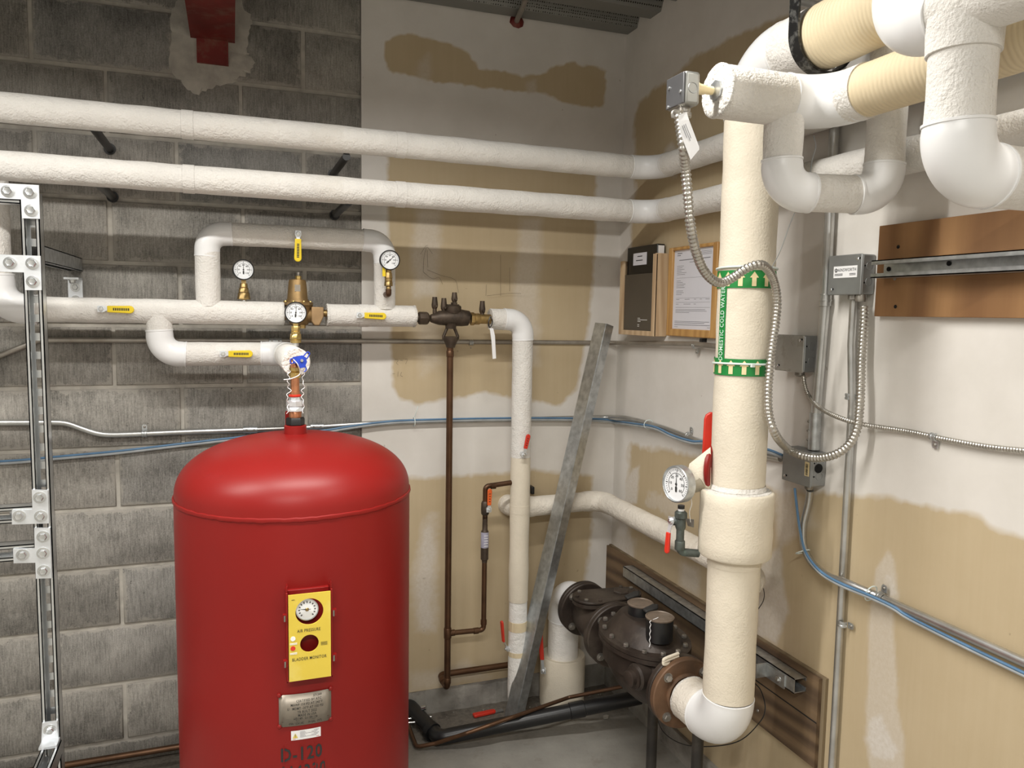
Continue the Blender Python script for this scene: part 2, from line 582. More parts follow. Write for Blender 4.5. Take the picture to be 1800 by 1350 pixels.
def drywall_mat():
    """white paint, bare kraft face paper (attribute tan) and thin joint compound (attribute mud)"""
    m, t, b = nt('drywall')
    v = coords(t)
    at = t.nodes.new('ShaderNodeAttribute'); at.attribute_name = 'paint'
    sp = t.nodes.new('ShaderNodeSeparateColor'); L(t, at.outputs[0], sp.inputs[0])
    big = noise(t, v, 5, 5, .6); fine = noise(t, v, 90, 4, .7)
    streak = noise(t, coords(t, (30, 30, 1.5)), 2, 4, .6)
    j = math_(t, 'MULTIPLY', math_(t, 'SUBTRACT', fine, .5), .25)
    tan = math_(t, 'ADD', sp.outputs[0], math_(t, 'MULTIPLY', j, math_(t, 'MULTIPLY', sp.outputs[0], 1)))
    tan = ramp(t, tan, [(.12, 0), (.88, 1)])
    mud = sp.outputs[1]
    white = ramp(t, big, [(.3, (.66, .63, .585)), (.7, (.745, .715, .675))])
    paper = ramp(t, math_(t, 'ADD', math_(t, 'MULTIPLY', big, .5), math_(t, 'MULTIPLY', streak, .3)),
                 [(.3, (.50, .40, .255)), (.7, (.565, .465, .315))])
    mudc = ramp(t, fine, [(.3, (.60, .545, .47)), (.7, (.70, .66, .61))])
    c = mixc(t, tan, white, paper)
    c = mixc(t, mud, c, mudc)
    spk = ramp(t, noise(t, v, 38, 2, .5), [(.76, 0), (.80, 1)])
    c = mixc(t, math_(t, 'MULTIPLY', spk, .4), c, (.22, .17, .12))
    L(t, c, b.inputs['Base Color'])
    b.inputs['Roughness'].default_value = .75
    b.inputs['Specular IOR Level'].default_value = .3
    bump(t, b, math_(t, 'ADD', math_(t, 'MULTIPLY', fine, .4), big), .15, .002)
    return m


M['dry'] = drywall_mat()
M['plain'] = simple('painted_wall', (.62, .60, .56), .8, 0, .05, 2)

# ------------------------------------------------------------------ the setting
def struct(name, mb, m, parent=None, **kw):
    o = mk(name, mb, m, parent, **kw)
    if parent is None: o['kind'] = 'structure'
    return o


XL, YF, ZC = -3.9, -4.6, 2.66       # far limits of the room, underside of the deck
Z0 = 2.52                           # height of the top mortar line of the block wall
U = .2032                           # course height of the blocks
XE = -1.036                         # edge between block wall and drywall
XJ = -1.843                         # x of the main vertical joint

fl = MB(); fl.bbox((XL, YF, -.1), (.15, .25, 0))
struct('floor', fl, M['floor'])

# --- block wall: mortar bed with every block standing 3 mm proud of it
wb = MB(); wb.bbox((XL, .004, 0), (XE, .2, 2.9))
wall_back = struct('wall_back', wb, M['mortar'])
bm0 = {}


def block_mesh(wd, hg):
    k = (round(wd, 3), round(hg, 3))
    if k not in bm0:
        me = bpy.data.meshes.new('block')
        b = .0035; hx, hz = wd / 2, hg / 2
        vs = [(-hx, 0, -hz), (hx, 0, -hz), (hx, 0, hz), (-hx, 0, hz)]
        fr = [(-hx + b, -.0065, -hz + b), (hx - b, -.0065, -hz + b), (hx - b, -.0065, hz - b), (-hx + b, -.0065, hz - b)]
        md = [(-hx + .0008, -.004, -hz + .0008), (hx - .0008, -.004, -hz + .0008), (hx - .0008, -.004, hz - .0008), (-hx + .0008, -.004, hz - .0008)]
        v = vs + md + fr
        f = [(8, 9, 10, 11)]
        for i in range(4):
            j = (i + 1) % 4
            f += [(i, j, 4 + j, 4 + i), (4 + i, 4 + j, 8 + j, 8 + i)]
        me.from_pydata(v, [], f)
        me.materials.append(M['block'])
        me.polygons.foreach_set('use_smooth', [True] * len(me.polygons))
        bm0[k] = me
    return bm0[k]


J = .0130   # joint width
rb = random.Random(3)
for k in range(-2, 13):
    zt = Z0 - k * U - J / 2; zb = Z0 - (k + 1) * U + J / 2
    if k == 12: zb = .002
    odd = k % 2
    x0 = XJ if odd else XJ + U
    n0 = -6
    for n in range(n0, 4):
        a = x0 + n * 2 * U + J / 2; b = x0 + (n + 1) * 2 * U - J / 2
        if a > XE - .02 or b < XL: continue
        b = min(b, XE - .002); a = max(a, XL)
        if b - a < .03: continue
        o = bpy.data.objects.new('block', block_mesh(b - a, zt - zb))
        o.location = ((a + b) / 2 + rb.uniform(-.0015, .0015), .004 + rb.uniform(-.0012, .001), (zt + zb) / 2)
        o.rotation_euler = (0, rb.uniform(-.002, .002), 0)
        o.parent = wall_back
        COL.objects.link(o)


# --- drywall with its painted, bare and filled areas (outlines measured on the photograph)
def sdist(px, py, poly):
    poly = np.array(poly, float); n = len(poly)
    d = np.full(px.shape, 1e9); ins = np.zeros(px.shape, bool)
    for i in range(n):
        a = poly[i]; b = poly[(i + 1) % n]
        e = b - a; L2 = (e ** 2).sum()
        t = np.clip(((px - a[0]) * e[0] + (py - a[1]) * e[1]) / L2, 0, 1)
        d = np.minimum(d, np.hypot(px - a[0] - t * e[0], py - a[1] - t * e[1]))
        c = ((a[1] > py) != (b[1] > py)) & (px < (b[0] - a[0]) * (py - a[1]) / (b[1] - a[1] + 1e-12) + a[0])
        ins ^= c
    return np.where(ins, d, -d)


def vnoise(shape_u, shape_v, u, v, seed, cell):
    r = np.random.RandomState(seed)
    g = r.rand(400, 400)
    a = u / cell + 50; b = v / cell + 50
    i = np.floor(a).astype(int) % 398; j = np.floor(b).astype(int) % 398
    fa = a - np.floor(a); fb = b - np.floor(b)
    fa = fa * fa * (3 - 2 * fa); fb = fb * fb * (3 - 2 * fb)
    return (g[i, j] * (1 - fa) * (1 - fb) + g[i + 1, j] * fa * (1 - fb) + g[i, j + 1] * (1 - fa) * fb + g[i + 1, j + 1] * fa * fb) - .5


def drywall(name, o, U_, V_, lu, lv, res, tans, muds, thick, nrm, parent=None):
    nu, nv = int(lu / res) + 1, int(lv / res) + 1
    uu, vv = np.meshgrid(np.linspace(0, lu, nu), np.linspace(0, lv, nv), indexing='ij')
    Pp = np.array(o)[None, None] + uu[..., None] * np.array(U_) + vv[..., None] * np.array(V_)
    flat = Pp.reshape(-1, 3)
    dep = (flat - np.array(CAM)) @ np.array(_fw)
    px, py = topx(flat)
    px = np.where(dep < .3, 99999, px)
    un, vn = uu.ravel(), vv.ravel()
    j1 = vnoise(0, 0, un, vn, 1, .05); j2 = vnoise(0, 0, un, vn, 2, .014); j3 = vnoise(0, 0, un, vn, 5, .25)
    col = np.zeros((len(flat), 4)); col[:, 3] = 1
    for ch, lst in ((0, tans), (1, muds)):
        acc = np.zeros(len(flat))
        for poly, soft, rough, amt in lst:
            d = sdist(px, py, poly) + (j1 * .5 + j2 * .45) * rough
            acc = np.maximum(acc, np.clip(d / (2 * soft) + .5, 0, 1) * amt)
        col[:, ch] = acc
    me = bpy.data.meshes.new(name)
    idx = np.arange(nu * nv).reshape(nu, nv)
    q = np.stack([idx[:-1, :-1], idx[1:, :-1], idx[1:, 1:], idx[:-1, 1:]], -1).reshape(-1, 4)
    me.from_pydata(flat.tolist(), [], q.tolist())
    ca = me.color_attributes.new('paint', 'FLOAT_COLOR', 'POINT')
    ca.data.foreach_set('color', col.ravel())
    me.materials.append(M['dry'])
    ob = bpy.data.objects.new(name, me)
    COL.objects.link(ob)
    if parent: ob.parent = parent
    md = ob.modifiers.new('thick', 'SOLIDIFY'); md.thickness = thick; md.offset = -1 if nrm > 0 else 1
    return ob


bt = lambda L_: [(600 + x / 3, y / 3) for x, y in L_]
back_tans = [
    (bt([(230, 215), (300, 185), (350, 175), (430, 190), (520, 218), (600, 240), (660, 268), (692, 310), (730, 362), (860, 378),
         (940, 398), (1050, 395), (1110, 355), (1160, 345), (1235, 322), (1260, 345), (1310, 345), (1350, 350), (1400, 378),
         (1390, 480), (1385, 570), (1270, 560), (1150, 530), (1040, 490), (800, 468), (500, 432), (380, 395), (250, 375), (228, 300)]), 3, 9, 1),
    ([(681, 262), (1048, 300), (1047, 420), (1040, 520), (1030, 600), (1015, 680), (985, 712), (900, 700), (850, 690), (780, 702),
      (735, 712), (700, 700), (690, 680), (687, 600), (682, 500)], 5, 8, 1),
    ([(690, 838), (760, 840), (800, 838), (870, 833), (930, 826), (985, 830), (1042, 836), (1040, 940), (1030, 1010), (1020, 1080),
      (1010, 1290), (690, 1290)], 6, 8, 1),
    ([(1096, 200), (1101, 200), (1101, 201)], 2, 2, 0),
]
back_muds = [
    ([(732, 368), (773, 368), (772, 440), (765, 520), (730, 520), (724, 440)], 8, 14, .55),
    ([(918, 385), (952, 380), (950, 440), (945, 520), (948, 640), (900, 640), (905, 520), (910, 440)], 7, 10, .5),
    ([(738, 930), (760, 905), (768, 960), (764, 1040), (762, 1105), (732, 1108), (728, 1050)], 10, 16, .75),
    ([(733, 110), (752, 95), (758, 125), (752, 145), (738, 145)], 6, 10, .4),
    ([(926, 145), (942, 140), (942, 165), (926, 165)], 4, 6, .5),
    ([(730, 560), (770, 560), (775, 640), (740, 660)], 10, 20, .3),
    ([(722, 1185), (790, 1175), (820, 1160), (860, 1190), (720, 1215)], 8, 12, .4),
]
dback = drywall('drywall_panel', (XE, -.012, .098), (1, 0, 0), (0, 0, 1), -XE + .012, 2.585, .006, back_tans, back_muds, .013, 1, wall_back)
dback['label'] = 'patchy painted drywall section'

right_tans = [
    ([(1116, 330), (1115, 215), (1122, 180), (1160, 150), (1190, 130), (1215, 104), (1300, 60), (1370, 30), (1420, 20), (1420, 90),
      (1380, 140), (1330, 230), (1290, 330), (1282, 470), (1250, 520), (1100, 560), (1108, 440)], 5, 10, 1),
    ([(1106, 1400), (1106, 800), (1112, 782), (1170, 792), (1240, 806), (1300, 830), (1380, 870), (1400, 862), (1450, 868), (1500, 872),
      (1560, 874), (1600, 884), (1650, 895), (1720, 908), (1760, 935), (1850, 960), (2300, 1030), (2300, 2600), (1000, 2600)], 8, 14, 1),
]
right_muds = [
    ([(1168, 262), (1180, 250), (1190, 262), (1188, 310), (1160, 312)], 4, 6, .8),
    ([(1100, 850), (1112, 825), (1123, 820), (1120, 886), (1100, 884)], 2, 4, .9),
    ([(1030, 925), (1080, 935), (1116, 950), (1113, 1012), (1070, 1015), (1030, 1010)], 6, 6, .7),
    ([(1196, 985), (1230, 1000), (1228, 1050), (1196, 1030)], 6, 8, .6),
    ([(1330, 1000), (1372, 960), (1380, 1040), (1386, 1075), (1365, 1130), (1330, 1120)], 4, 8, .75),
    ([(1366, 850), (1392, 868), (1402, 940), (1372, 960), (1360, 900)], 6, 12, .65),
    ([(1540, 1000), (1562, 968), (1572, 990), (1580, 1050), (1570, 1080), (1575, 1160), (1577, 1240), (1590, 1300), (1588, 1360),
      (1530, 1360), (1520, 1290), (1526, 1200), (1527, 1100)], 2.5, 5, .55),
    ([(1524, 1265), (1548, 1255), (1566, 1290), (1582, 1320), (1570, 1340), (1535, 1330), (1522, 1300)], 5, 8, 1),
    ([(1552, 1005), (1572, 1010), (1578, 1045), (1560, 1050)], 4, 6, .8),
    ([(1140, 860), (1180, 875), (1200, 900), (1180, 905), (1140, 885)], 3, 22, .5),
    ([(1395, 868), (1420, 880), (1440, 930), (1420, 930), (1390, 900)], 8, 20, .35),
]
wr = drywall('wall_right', (0, .012, .0), (0, -1, 0), (0, 0, 1), -YF * .62, 2.72, .0075, right_tans, right_muds, .013, 1)
wr['kind'] = 'structure'
wr2 = MB(); wr2.bbox((0, YF, 0), (.1, YF * .62 + .012, 2.9)); struct('wall_right_rear', wr2, M['plain'])
x_ = MB(); x_.bbox((.0132, YF * .62, 0), (.1, .2, 2.9)); struct('trim_3', x_, M['plain'])
x_ = MB(); x_.bbox((XE, .002, 0), (.1, .2, 2.9)); struct('wall_back_core', x_, M['plain'])
x_ = MB(); x_.bbox((XL - .1, YF, 0), (XL, .2, 2.9)); struct('wall_left', x_, M['plain'])
x_ = MB(); x_.bbox((XL, YF - .1, 0), (.1, YF, 2.9)); struct('wall_front', x_, M['plain'])

# concrete curb below the drywall
cb = MB()
n = 40
top = []; 
rr = random.Random(5)
for i in range(n + 1):
    x = XE - .02 + (-XE + .02) * i / n
    top.append((x, rr.uniform(-.004, .004)))
for i in range(n):
    (xa, ja), (xb, jb) = top[i], top[i + 1]
    za, zb = .098 + ja * .4, .098 + jb * .4
    cb.add([(xa, -.014 + ja, 0), (xb, -.014 + jb, 0), (xb, -.012 + jb, zb), (xa, -.012 + ja, za), (xb, .003, zb), (xa, .003, za)],
           [(0, 1, 2, 3), (3, 2, 4, 5)])
struct('baseboard_back', cb, M['conc'])
cb = MB(); cb.bbox((-.014, YF, 0), (0, -.0, .09)); struct('baseboard_right', cb, M['conc'])

# fluted acoustic steel deck
dk = MB()
prof = []
y = .15
while y > YF - .1:
    prof += [(y, ZC), (y - .075, ZC), (y - .095, ZC + .042), (y - .155, ZC + .042)]
    y -= .175
nP = len(prof)
dk.add([(XL, p[0], p[1]) for p in prof] + [(.1, p[0], p[1]) for p in prof], [(i, i + 1, nP + i + 1, nP + i) for i in range(nP - 1)])
dk.add([(XL, .2, ZC + .2), (.1, .2, ZC + .2), (.1, YF, ZC + .2), (XL, YF, ZC + .2)], [(0, 1, 2, 3)])
struct('ceiling', dk, M['deck'], smooth=False)

# ------------------------------------------------------------------ insulated pipework
def seg_rings(a, b, r, step=.07, seed=0, amp=.0012):
    """points and radii of a slightly lumpy straight jacket"""
    a, b = Vector(a), Vector(b); n = max(2, int((b - a).length / step))
    rn = random.Random(seed)
    pts = [a.lerp(b, i / n) for i in range(n + 1)]
    return pts, [r + rn.uniform(-amp, amp) for _ in pts]


def jacket(parent, a, b, r, mat, band=None, name='jacket', seed=0, cut=None, seg=36, gap=0, label=None):
    """canvas jacket from a to b with lap seams every `band` metres; cut: list of ends (0/1) that show the raw edge"""
    mb = MB()
    a, b = Vector(a), Vector(b); d = (b - a); Ln = d.length; d.normalize()
    pts, rr = seg_rings(a, b, r, .06, seed)
    mb.tube(pts, rr, seg)
    if band:
        k = band * .6
        while k < Ln - .03:
            c = a + d * k
            mb.tube([c - d * .016, c - d * .0155, c + d * .0155, c + d * .016], [r, r + .0009, r + .0009, r], seg, cap=False)
            k += band
    o = mk(name, mb, mat, parent, ang=50)
    if label: o['label'] = label
    for e in (cut or []):
        p = a if e == 0 else b; n = -d if e == 0 else d
        q = MB()
        rn = random.Random(seed + 9)
        sg = 40; pr = []
        u = Vector((0, 0, 1)) if abs(n.z) < .9 else Vector((1, 0, 0))
        u = (u - n * u.dot(n)).normalized(); w_ = n.cross(u)
        rings = [(r * 1.01, -.004), (r * 1.025, .001), (r * .985, .004), (r * .8, .0035), (r * .6, .003), (r * .45, .002)]
        vs = []
        for (R_, h) in rings:
            for k in range(sg):
                A = 2 * PI * k / sg
                jr = rn.uniform(-.014, .014) * r * (R_ > r * .5); jh = rn.uniform(-.0012, .0012)
                vs.append(p + (u * math.cos(A) + w_ * math.sin(A)) * (R_ + jr * (.6 if R_ > r * .9 else .3)) + n * (h + jh))
        fs = [(i * sg + k, i * sg + (k + 1) % sg, (i + 1) * sg + (k + 1) % sg, (i + 1) * sg + k) for i in range(len(rings) - 1) for k in range(sg)]
        fs.append(tuple((len(rings) - 1) * sg + k for k in range(sg)))
        q.add(vs, fs)
        mk('cut_edge', q, M['fibre'], parent, ang=60)
    return o


def elbow(parent, pts, r, R, mat=None, ext=.02, name='elbow_cover', bulge=1.05, seg=36, seam=True):
    """vinyl elbow cover: pts = (before, corner, after)"""
    mat = mat or M['pvc']
    path = fillet(pts, R, 14)[1:-1]
    t0 = (path[0] - path[1]).normalized(); t1 = (path[-1] - path[-2]).normalized()
    path = [path[0] + t0 * ext] + path + [path[-1] + t1 * ext]
    n = len(path)
    rr = [r * 1.02] + [r * bulge] * (n - 2) + [r * 1.02]
    mb = MB(); mb.tube(path, rr, seg)
    if seam:
        for p, t in ((path[0], t0), (path[-1], t1)):
            mb.tube([p - t * .004, p - t * .003, p + t * .001, p + t * .002], [r, r * (bulge + .008), r * (bulge + .008), r], seg, cap=False)
    return mk(name, mb, mat, parent, ang=60)


def run(parent, pts, rad, R, mats='cloth', band=None, cut=(), ext=.02, bulge=1.05, emat=None, seam=True, last_open=None):
    """a whole run: jackets on the straights, covers on the bends"""
    pts = [Vector(p) for p in pts]; n = len(pts)
    ms = mats if isinstance(mats, (list, tuple)) else [mats] * (n - 1)
    for i in range(n - 1):
        a, b = pts[i], pts[i + 1]; d = (b - a).normalized(); L_ = (b - a).length
        def trim(j):
            if j == 0 or j == n - 1: return 0
            A = (pts[j - 1] - pts[j]).normalized(); B = (pts[j + 1] - pts[j]).normalized()
            return R / math.tan(A.angle(B) / 2)
        a2, b2 = a + d * max(0, trim(i) - .002), b - d * max(0, trim(i + 1) - .002)
        if (b2 - a2).dot(d) > .01:
            c = []
            if i == 0 and 0 in cut: c.append(0)
            if i == n - 2 and 1 in cut: c.append(1)
            jacket(parent, a2, b2, rad, M[ms[i]], band, seed=i * 7 + int(rad * 999), cut=c)
    for i in range(1, n - 1):
        elbow(parent, (pts[i - 1], pts[i], pts[i + 1]), rad, R, M[emat] if emat else None, ext, bulge=bulge, seam=seam)


# two long runs on the back wall that turn along the right wall
yr = -.35
zu, zl = P(640, 251, y=yr).z, P(640, 339.5, y=yr).z
XC = P(1140, 302, y=yr).x
XC = -.050
for nm, zz, lab in (('insulated_pipe', zu, 'upper of the two long white insulated pipes across the wall'),
                    ('insulated_pipe', zl, 'lower of the two long white insulated pipes across the wall')):
    t = thing(nm, lab, 'pipe', (-1.5, yr, zz), 'long white wall pipes')
    run(t, [(-3.2, yr, zz + .012), (XC, yr, zz), (XC, -2.75, zz - .004)], .040, .085, 'cloth', .62, ext=.012, bulge=1.03)
# black rods that carry them, let into the block wall
for px, py, zz, w_ in ((193, 262, zu, 'upper left'), (198, 346, zl, 'lower left'), (585, 307, zu, 'upper right'), (588, 378, zl, 'lower right')):
    a = P(px, py, y=-.003)
    mb = MB(); mb.tube([(a.x, .03, a.z), (a.x, yr + .0, a.z)], .0125, 16)
    mb.tube([(a.x, -.003, a.z), (a.x, -.008, a.z)], .018, 16)
    t = thing('support_rod', f'black steel support rod at the {w_} behind the long white pipes', 'rod', (a.x, 0, a.z), 'black rods holding the long pipes')
    mk('rod', mb, M['black'], t)

# feed pipe and pressure-reducing manifold
YM = -.15; RM = .038
zm = P(450, 550.5, y=YM).z
zt = P(520, 417, y=YM).z
xl = P(365, 470, y=YM).x; xr = P(676, 490, y=YM).x
xa = P(0, 400, y=YM).x - .012
xe = P(497, 550, y=YM).x
man = thing('feed_pipe', 'white insulated feed pipe with tee and bypass riser left of the bronze regulator', 'pipe', (xl, YM, zm))
run(man, [(-3.3, YM, 2.02), (xa, YM, 2.02), (xa, YM, zm + .003), (xe, YM, zm)], RM, .075, ['cloth', 'cloth', 'cloth'], .55, cut=(1,), ext=.012, bulge=1.12)
elb = elbow(man, [(xa, YM, zm + .3), (xa, YM, zm + .003), (xa + .3, YM, zm)], .043, .07, None, .03)
# bypass loop
run(man, [(xl, YM, zm + .02), (xl, YM, zt), (xr, YM, zt), (xr, YM, zm + .02)], .037, .052, 'cloth', .5, ext=.022, bulge=1.04)
# outlet stub
x5, x7 = P(576, 555, y=YM).x, P(728, 556, y=YM).x
out = thing('outlet_pipe', 'short white insulated pipe between bronze regulator and dark backflow valve', 'pipe', ((x5 + x7) / 2, YM, zm))
jacket(out, (x5, YM, zm - .003), (x7, YM, zm - .003), RM, M['cloth'], .2, cut=(0, 1), seed=4)
# lower branch to the tank
xb = P(281, 600, y=YM).x; zb_ = P(410, 622, y=YM).z; xs = -1.312
TX, TY, TR = -1.321, -.693, .305
br = thing('tank_branch_pipe', 'white insulated branch pipe ending in a cut face above the red tank', 'pipe', (xb, YM, zb_))
run(br, [(xb, YM, zm - .01), (xb, YM, zb_), (xs, YM, zb_), (xs, TY + .085, zb_ + .002)], .0385, .058, ['cloth', 'cloth', 'cloth_w'], None, cut=(1,), ext=.018, bulge=1.05)

# riser at the right of the backflow valve
x8 = P(863, 561, y=YM).x; xv = P(917, 700, y=YM).x; zv = P(880, 561.5, y=YM).z
rs = thing('riser_pipe', 'white insulated riser pipe from dark backflow valve down to the floor', 'pipe', (xv, YM, 0))
z1 = P(915, 803, y=YM).z; z2 = P(912, 1055, y=YM).z
run(rs, [(x8, YM, zv), (xv, YM, zv), (xv, YM, z1)], .0385, .055, ['cloth', 'cloth'], None, cut=(0,), ext=.02, bulge=1.04)
jacket(rs, (xv, YM, z1), (xv, YM, z2), .0375, M['cream'], .33, seed=3)
jacket(rs, (xv, YM, z2), (xv, YM, 0), .0345, M['cloth_w'], None, seed=5)
for py, h in ((1098, .019), (1146, .010)):
    z = P(912, py, y=YM).z
    q = MB(); q.tube([(xv, YM, z - h), (xv, YM, z - h + .001), (xv, YM, z + h - .001), (xv, YM, z + h)], [.0345, .0362, .0362, .0345], 32, cap=False)
    mk('kraft_band', q, M['kraft'], rs)

# low run in the corner that follows the right wall to the big riser
zc = P(1000, 884, y=-.1).z
cp = thing('corner_pipe', 'dusty white insulated pipe low in the corner running behind the galvanised stud', 'pipe', (-.1, -.1, zc))
xq = P(905, 890, y=-.1).x
run(cp, [(xq, .03, zc - .012), (xq, -.1, zc - .004), (-.1, -.1, zc + .002), (-.1, -1.06, zc + .006), (-.25, -1.17, zc + .006)], .0385, .062, ['rag', 'rag', 'rag', 'rag'], .6, ext=.015, bulge=1.05, emat='rag', seam=False)

# ------------------------------------------------------------------ big riser with its top bend and the kraft-wrapped main
VX, VY, VR = -.25, -1.172, .0695
ZT = 2.178
ZA = P(1205, 1221, x=VX).z          # axis of the valve train
zc1, zc2 = P(1294, 868, x=VX, ).z, P(1294, 1000, x=VX).z
mr = thing('main_riser', 'thick cream insulated riser pipe with green arrow tapes in front of right wall', 'pipe', (VX, VY, ZA))
jacket(mr, (VX, VY, zc2 + .01), (VX, VY, ZT - .12), VR, M['cream'], None, seed=1, seg=48)
elbow(mr, [(VX, VY, ZT - .5), (VX, VY, ZT), (VX, VY - .5, ZT)], VR, .115, None, .01, bulge=1.03, seg=44)
jacket(mr, (VX, VY - .112, ZT), (VX, VY - .30 + .05, ZT), VR + .0005, M['cloth'], None, seed=2, seg=44)
jacket(mr, (VX, VY - .235, ZT), (VX, -2.9, ZT + .004), VR * .985, M['kraft'], None, name='kraft_jacket', seed=2, seg=44, label='kraft wrapped upper length')
# thick collar
cl = MB()
zt_, zb2 = P(1294, 872, y=VY - .06).z, P(1291, 997, y=VY - .09).z
rc = .0935
rn = random.Random(8)
prof = [(VR - .005, zb2 + .002), (rc - .004, zb2), (rc, zb2 + .006)] + [(rc + rn.uniform(-.0008, .0008), zb2 + .006 + (zt_ - zb2 - .012) * k / 6) for k in range(1, 6)] + [(rc, zt_ - .004), (rc - .004, zt_), (VR - .005, zt_ + .002)]
cl.lathe(prof, (VX, VY, 0), seg=56, cap=False)
mk('collar', cl, M['cream'], mr, ang=50, label='wide cream collar on the riser')
q = MB(); q.lathe([(rc - .007, zt_ - .001), (rc - .009, zt_ + .0022), (VR + .004, zt_ + .003), (VR - .004, zt_ + .001)], (VX, VY, 0), seg=48, cap=False)
mk('collar_rim', q, M['fibre'], mr)
# lower length and bottom elbow to the flange
YFL = P(1200, 1222, x=VX).y - .0
jacket(mr, (VX, VY, zb2 - .0), (VX, VY, ZA + .098), .0665, M['cream'], None, seed=6, seg=48)
YN = -.985                                                          # face of the near flange
elbow(mr, [(VX, VY, ZA + .4), (VX, VY, ZA), (VX, YN, ZA)], .0665, .098, None, .005, bulge=1.02, seg=44)
jacket(mr, (VX, VY + .096, ZA), (VX, YN - .012, ZA), .064, M['rag'], None, seed=12, cut=(1,))
# seam welt where the collar meets the riser
q = MB(); q.lathe([(VR, zt_), (VR + .004, zt_ + .004), (VR + .001, zt_ + .016)], (VX, VY, 0), seg=40, cap=False)
mk('seam', q, M['cloth'], mr)


def ring_patch(mb, z0, z1, r, a0, a1, n=24, c=(VX, VY)):
    vs = []
    for k in range(n + 1):
        a = a0 + (a1 - a0) * k / n
        vs += [(c[0] + r * math.cos(a), c[1] + r * math.sin(a), z0), (c[0] + r * math.cos(a), c[1] + r * math.sin(a), z1)]
    mb.add(vs, [(2 * k, 2 * k + 2, 2 * k + 3, 2 * k + 1) for k in range(n)])


def on_riser(x_off, z, r):
    """wrap an arc-length offset (from the line facing the viewer) round the riser"""
    a = FA + x_off / r
    return Vector((VX + r * math.cos(a), VY + r * math.sin(a), z))


FA = math.atan2(CAM.y - VY, CAM.x - VX)           # angle of the line facing the viewer
for (pa, pb, lab) in ((478, 508, 'upper'), (629, 658, 'lower')):
    za, zb = P(1305, pa, x=VX, ).z, P(1305, pb, x=VX).z
    q = MB(); ring_patch(q, zb, za, VR + .0022, 0, 2 * PI, 60)
    tp = mk('arrow_tape', q, M['green'], mr)
    tp['label'] = f'green band with cream arrows, {lab}'
    q = MB()
    h = za - zb
    for j in range(-3, 5):
        x0 = j * .033 + (-.014 if lab == 'upper' else .004)
        w_ = .0055
        out_ = [(x0 - w_, zb + h * .10), (x0 + w_, zb + h * .10), (x0 + w_, zb + h * .58), (x0 + w_ * 2, zb + h * .58), (x0, zb + h * .92), (x0 - w_ * 2, zb + h * .58), (x0 - w_, zb + h * .58)]
        vs = [on_riser(u_, v_, VR + .0030) for u_, v_ in out_]
        q.add(vs, [(0, 1, 2, 6), (2, 3, 4, 5, 6)])
    mk('arrows', q, M['cream_ar'], tp, smooth=False)
# lettered strip between the bands
zs0, zs1 = P(1265, 628, x=VX).z, P(1265, 508, x=VX).z
offc = -.061
q = MB()
vs = []
for k in range(7):
    u_ = offc - .0115 + .023 * k / 6
    vs += [on_riser(u_, zs0 - .004, VR + .0018), on_riser(u_, zs1 + .004, VR + .0018)]
q.add(vs, [(2 * k, 2 * k + 2, 2 * k + 3, 2 * k + 1) for k in range(6)])
st = mk('label_strip', q, M['green'], mr)
q = MB()
text_mesh(q, 'DOMESTIC COLD WATER', (0, 0, 0), (0, 0, 1), (-1, 0, 0), .0200, xs=(zs1 - zs0) * .96 / (.0200 * 12.0),
          bend=lambda v: on_riser(offc + v.x * 1.0, (zs0 + zs1) / 2 + v.z, VR + .0030))
mk('lettering', q, simple('pale_green_ink', (.55, .75, .62), .5, 0, 0), st, smooth=False)

# far upright pipe with its floor collar, in the corner
YB = -.098
fp = thing('corner_riser', 'white insulated elbow pipe standing in a wide floor collar behind the iron valve train', 'pipe', (VX, YB, 0))
run(fp, [(VX, YB, .15), (VX, YB, ZA), (VX, -.27, ZA)], .060, .085, 'cloth_w', None, ext=.03, bulge=1.04)
q = MB(); q.lathe([(.088, 0), (.090, .02), (.090, .200), (.087, .206), (.078, .205), (.074, .200), (.055, .200)], (VX, YB, 0), seg=48, cap=False)
mk('floor_collar', q, M['cream'], fp, ang=50)

# ------------------------------------------------------------------ overhead group at the right
YT = -1.43; RT = .0535
e0 = P(1262, 164, y=YT); e1 = P(1512, 186, y=YT)
TXX = -.262; ztee = P(1380, 176, y=YT).z
tee = thing('overhead_tee_pipe', 'white insulated tee pipe with a cut end and kraft wrapped tail behind grey sensor box', 'pipe', (e0.x, YT, ztee))
jacket(tee, (e0.x, YT, ztee), (TXX - .1, YT, ztee), RT, M['cloth'], None, seed=3, cut=(0,), seg=44)
elbow(tee, [(e0.x, YT, ztee), (TXX, YT, ztee), (TXX, YT - .5, ztee)], RT, .08, None, .022, bulge=1.03, seg=44)
zt2 = P(1740, 108, x=TXX).z
jacket(tee, (TXX, YT - .08, ztee), (TXX, YT - .125, ztee), RT * 1.02, M['cloth'], None, seed=5)
jacket(tee, (TXX, YT - .12, ztee), (TXX, -2.9, ztee - .004), RT * .97, M['kraft'], None, name='kraft_jacket', seed=5)
# U-shaped drop leg
xd = P(1377, 240, y=YT).x; pu_ = P(1556, 260, x=-.135); zu_ = P(1470, 345, y=YT).z
ul = thing('u_bend_pipe', 'white insulated u-shaped drop under overhead tee in front of right wall', 'pipe', (xd, YT, zu_))
run(ul, [(xd, YT, ztee - .02), (xd, YT, zu_), (pu_.x, pu_.y, zu_), (pu_.x, pu_.y, 2.65)], .0405, .055, 'cloth', None, ext=.012, bulge=1.06)
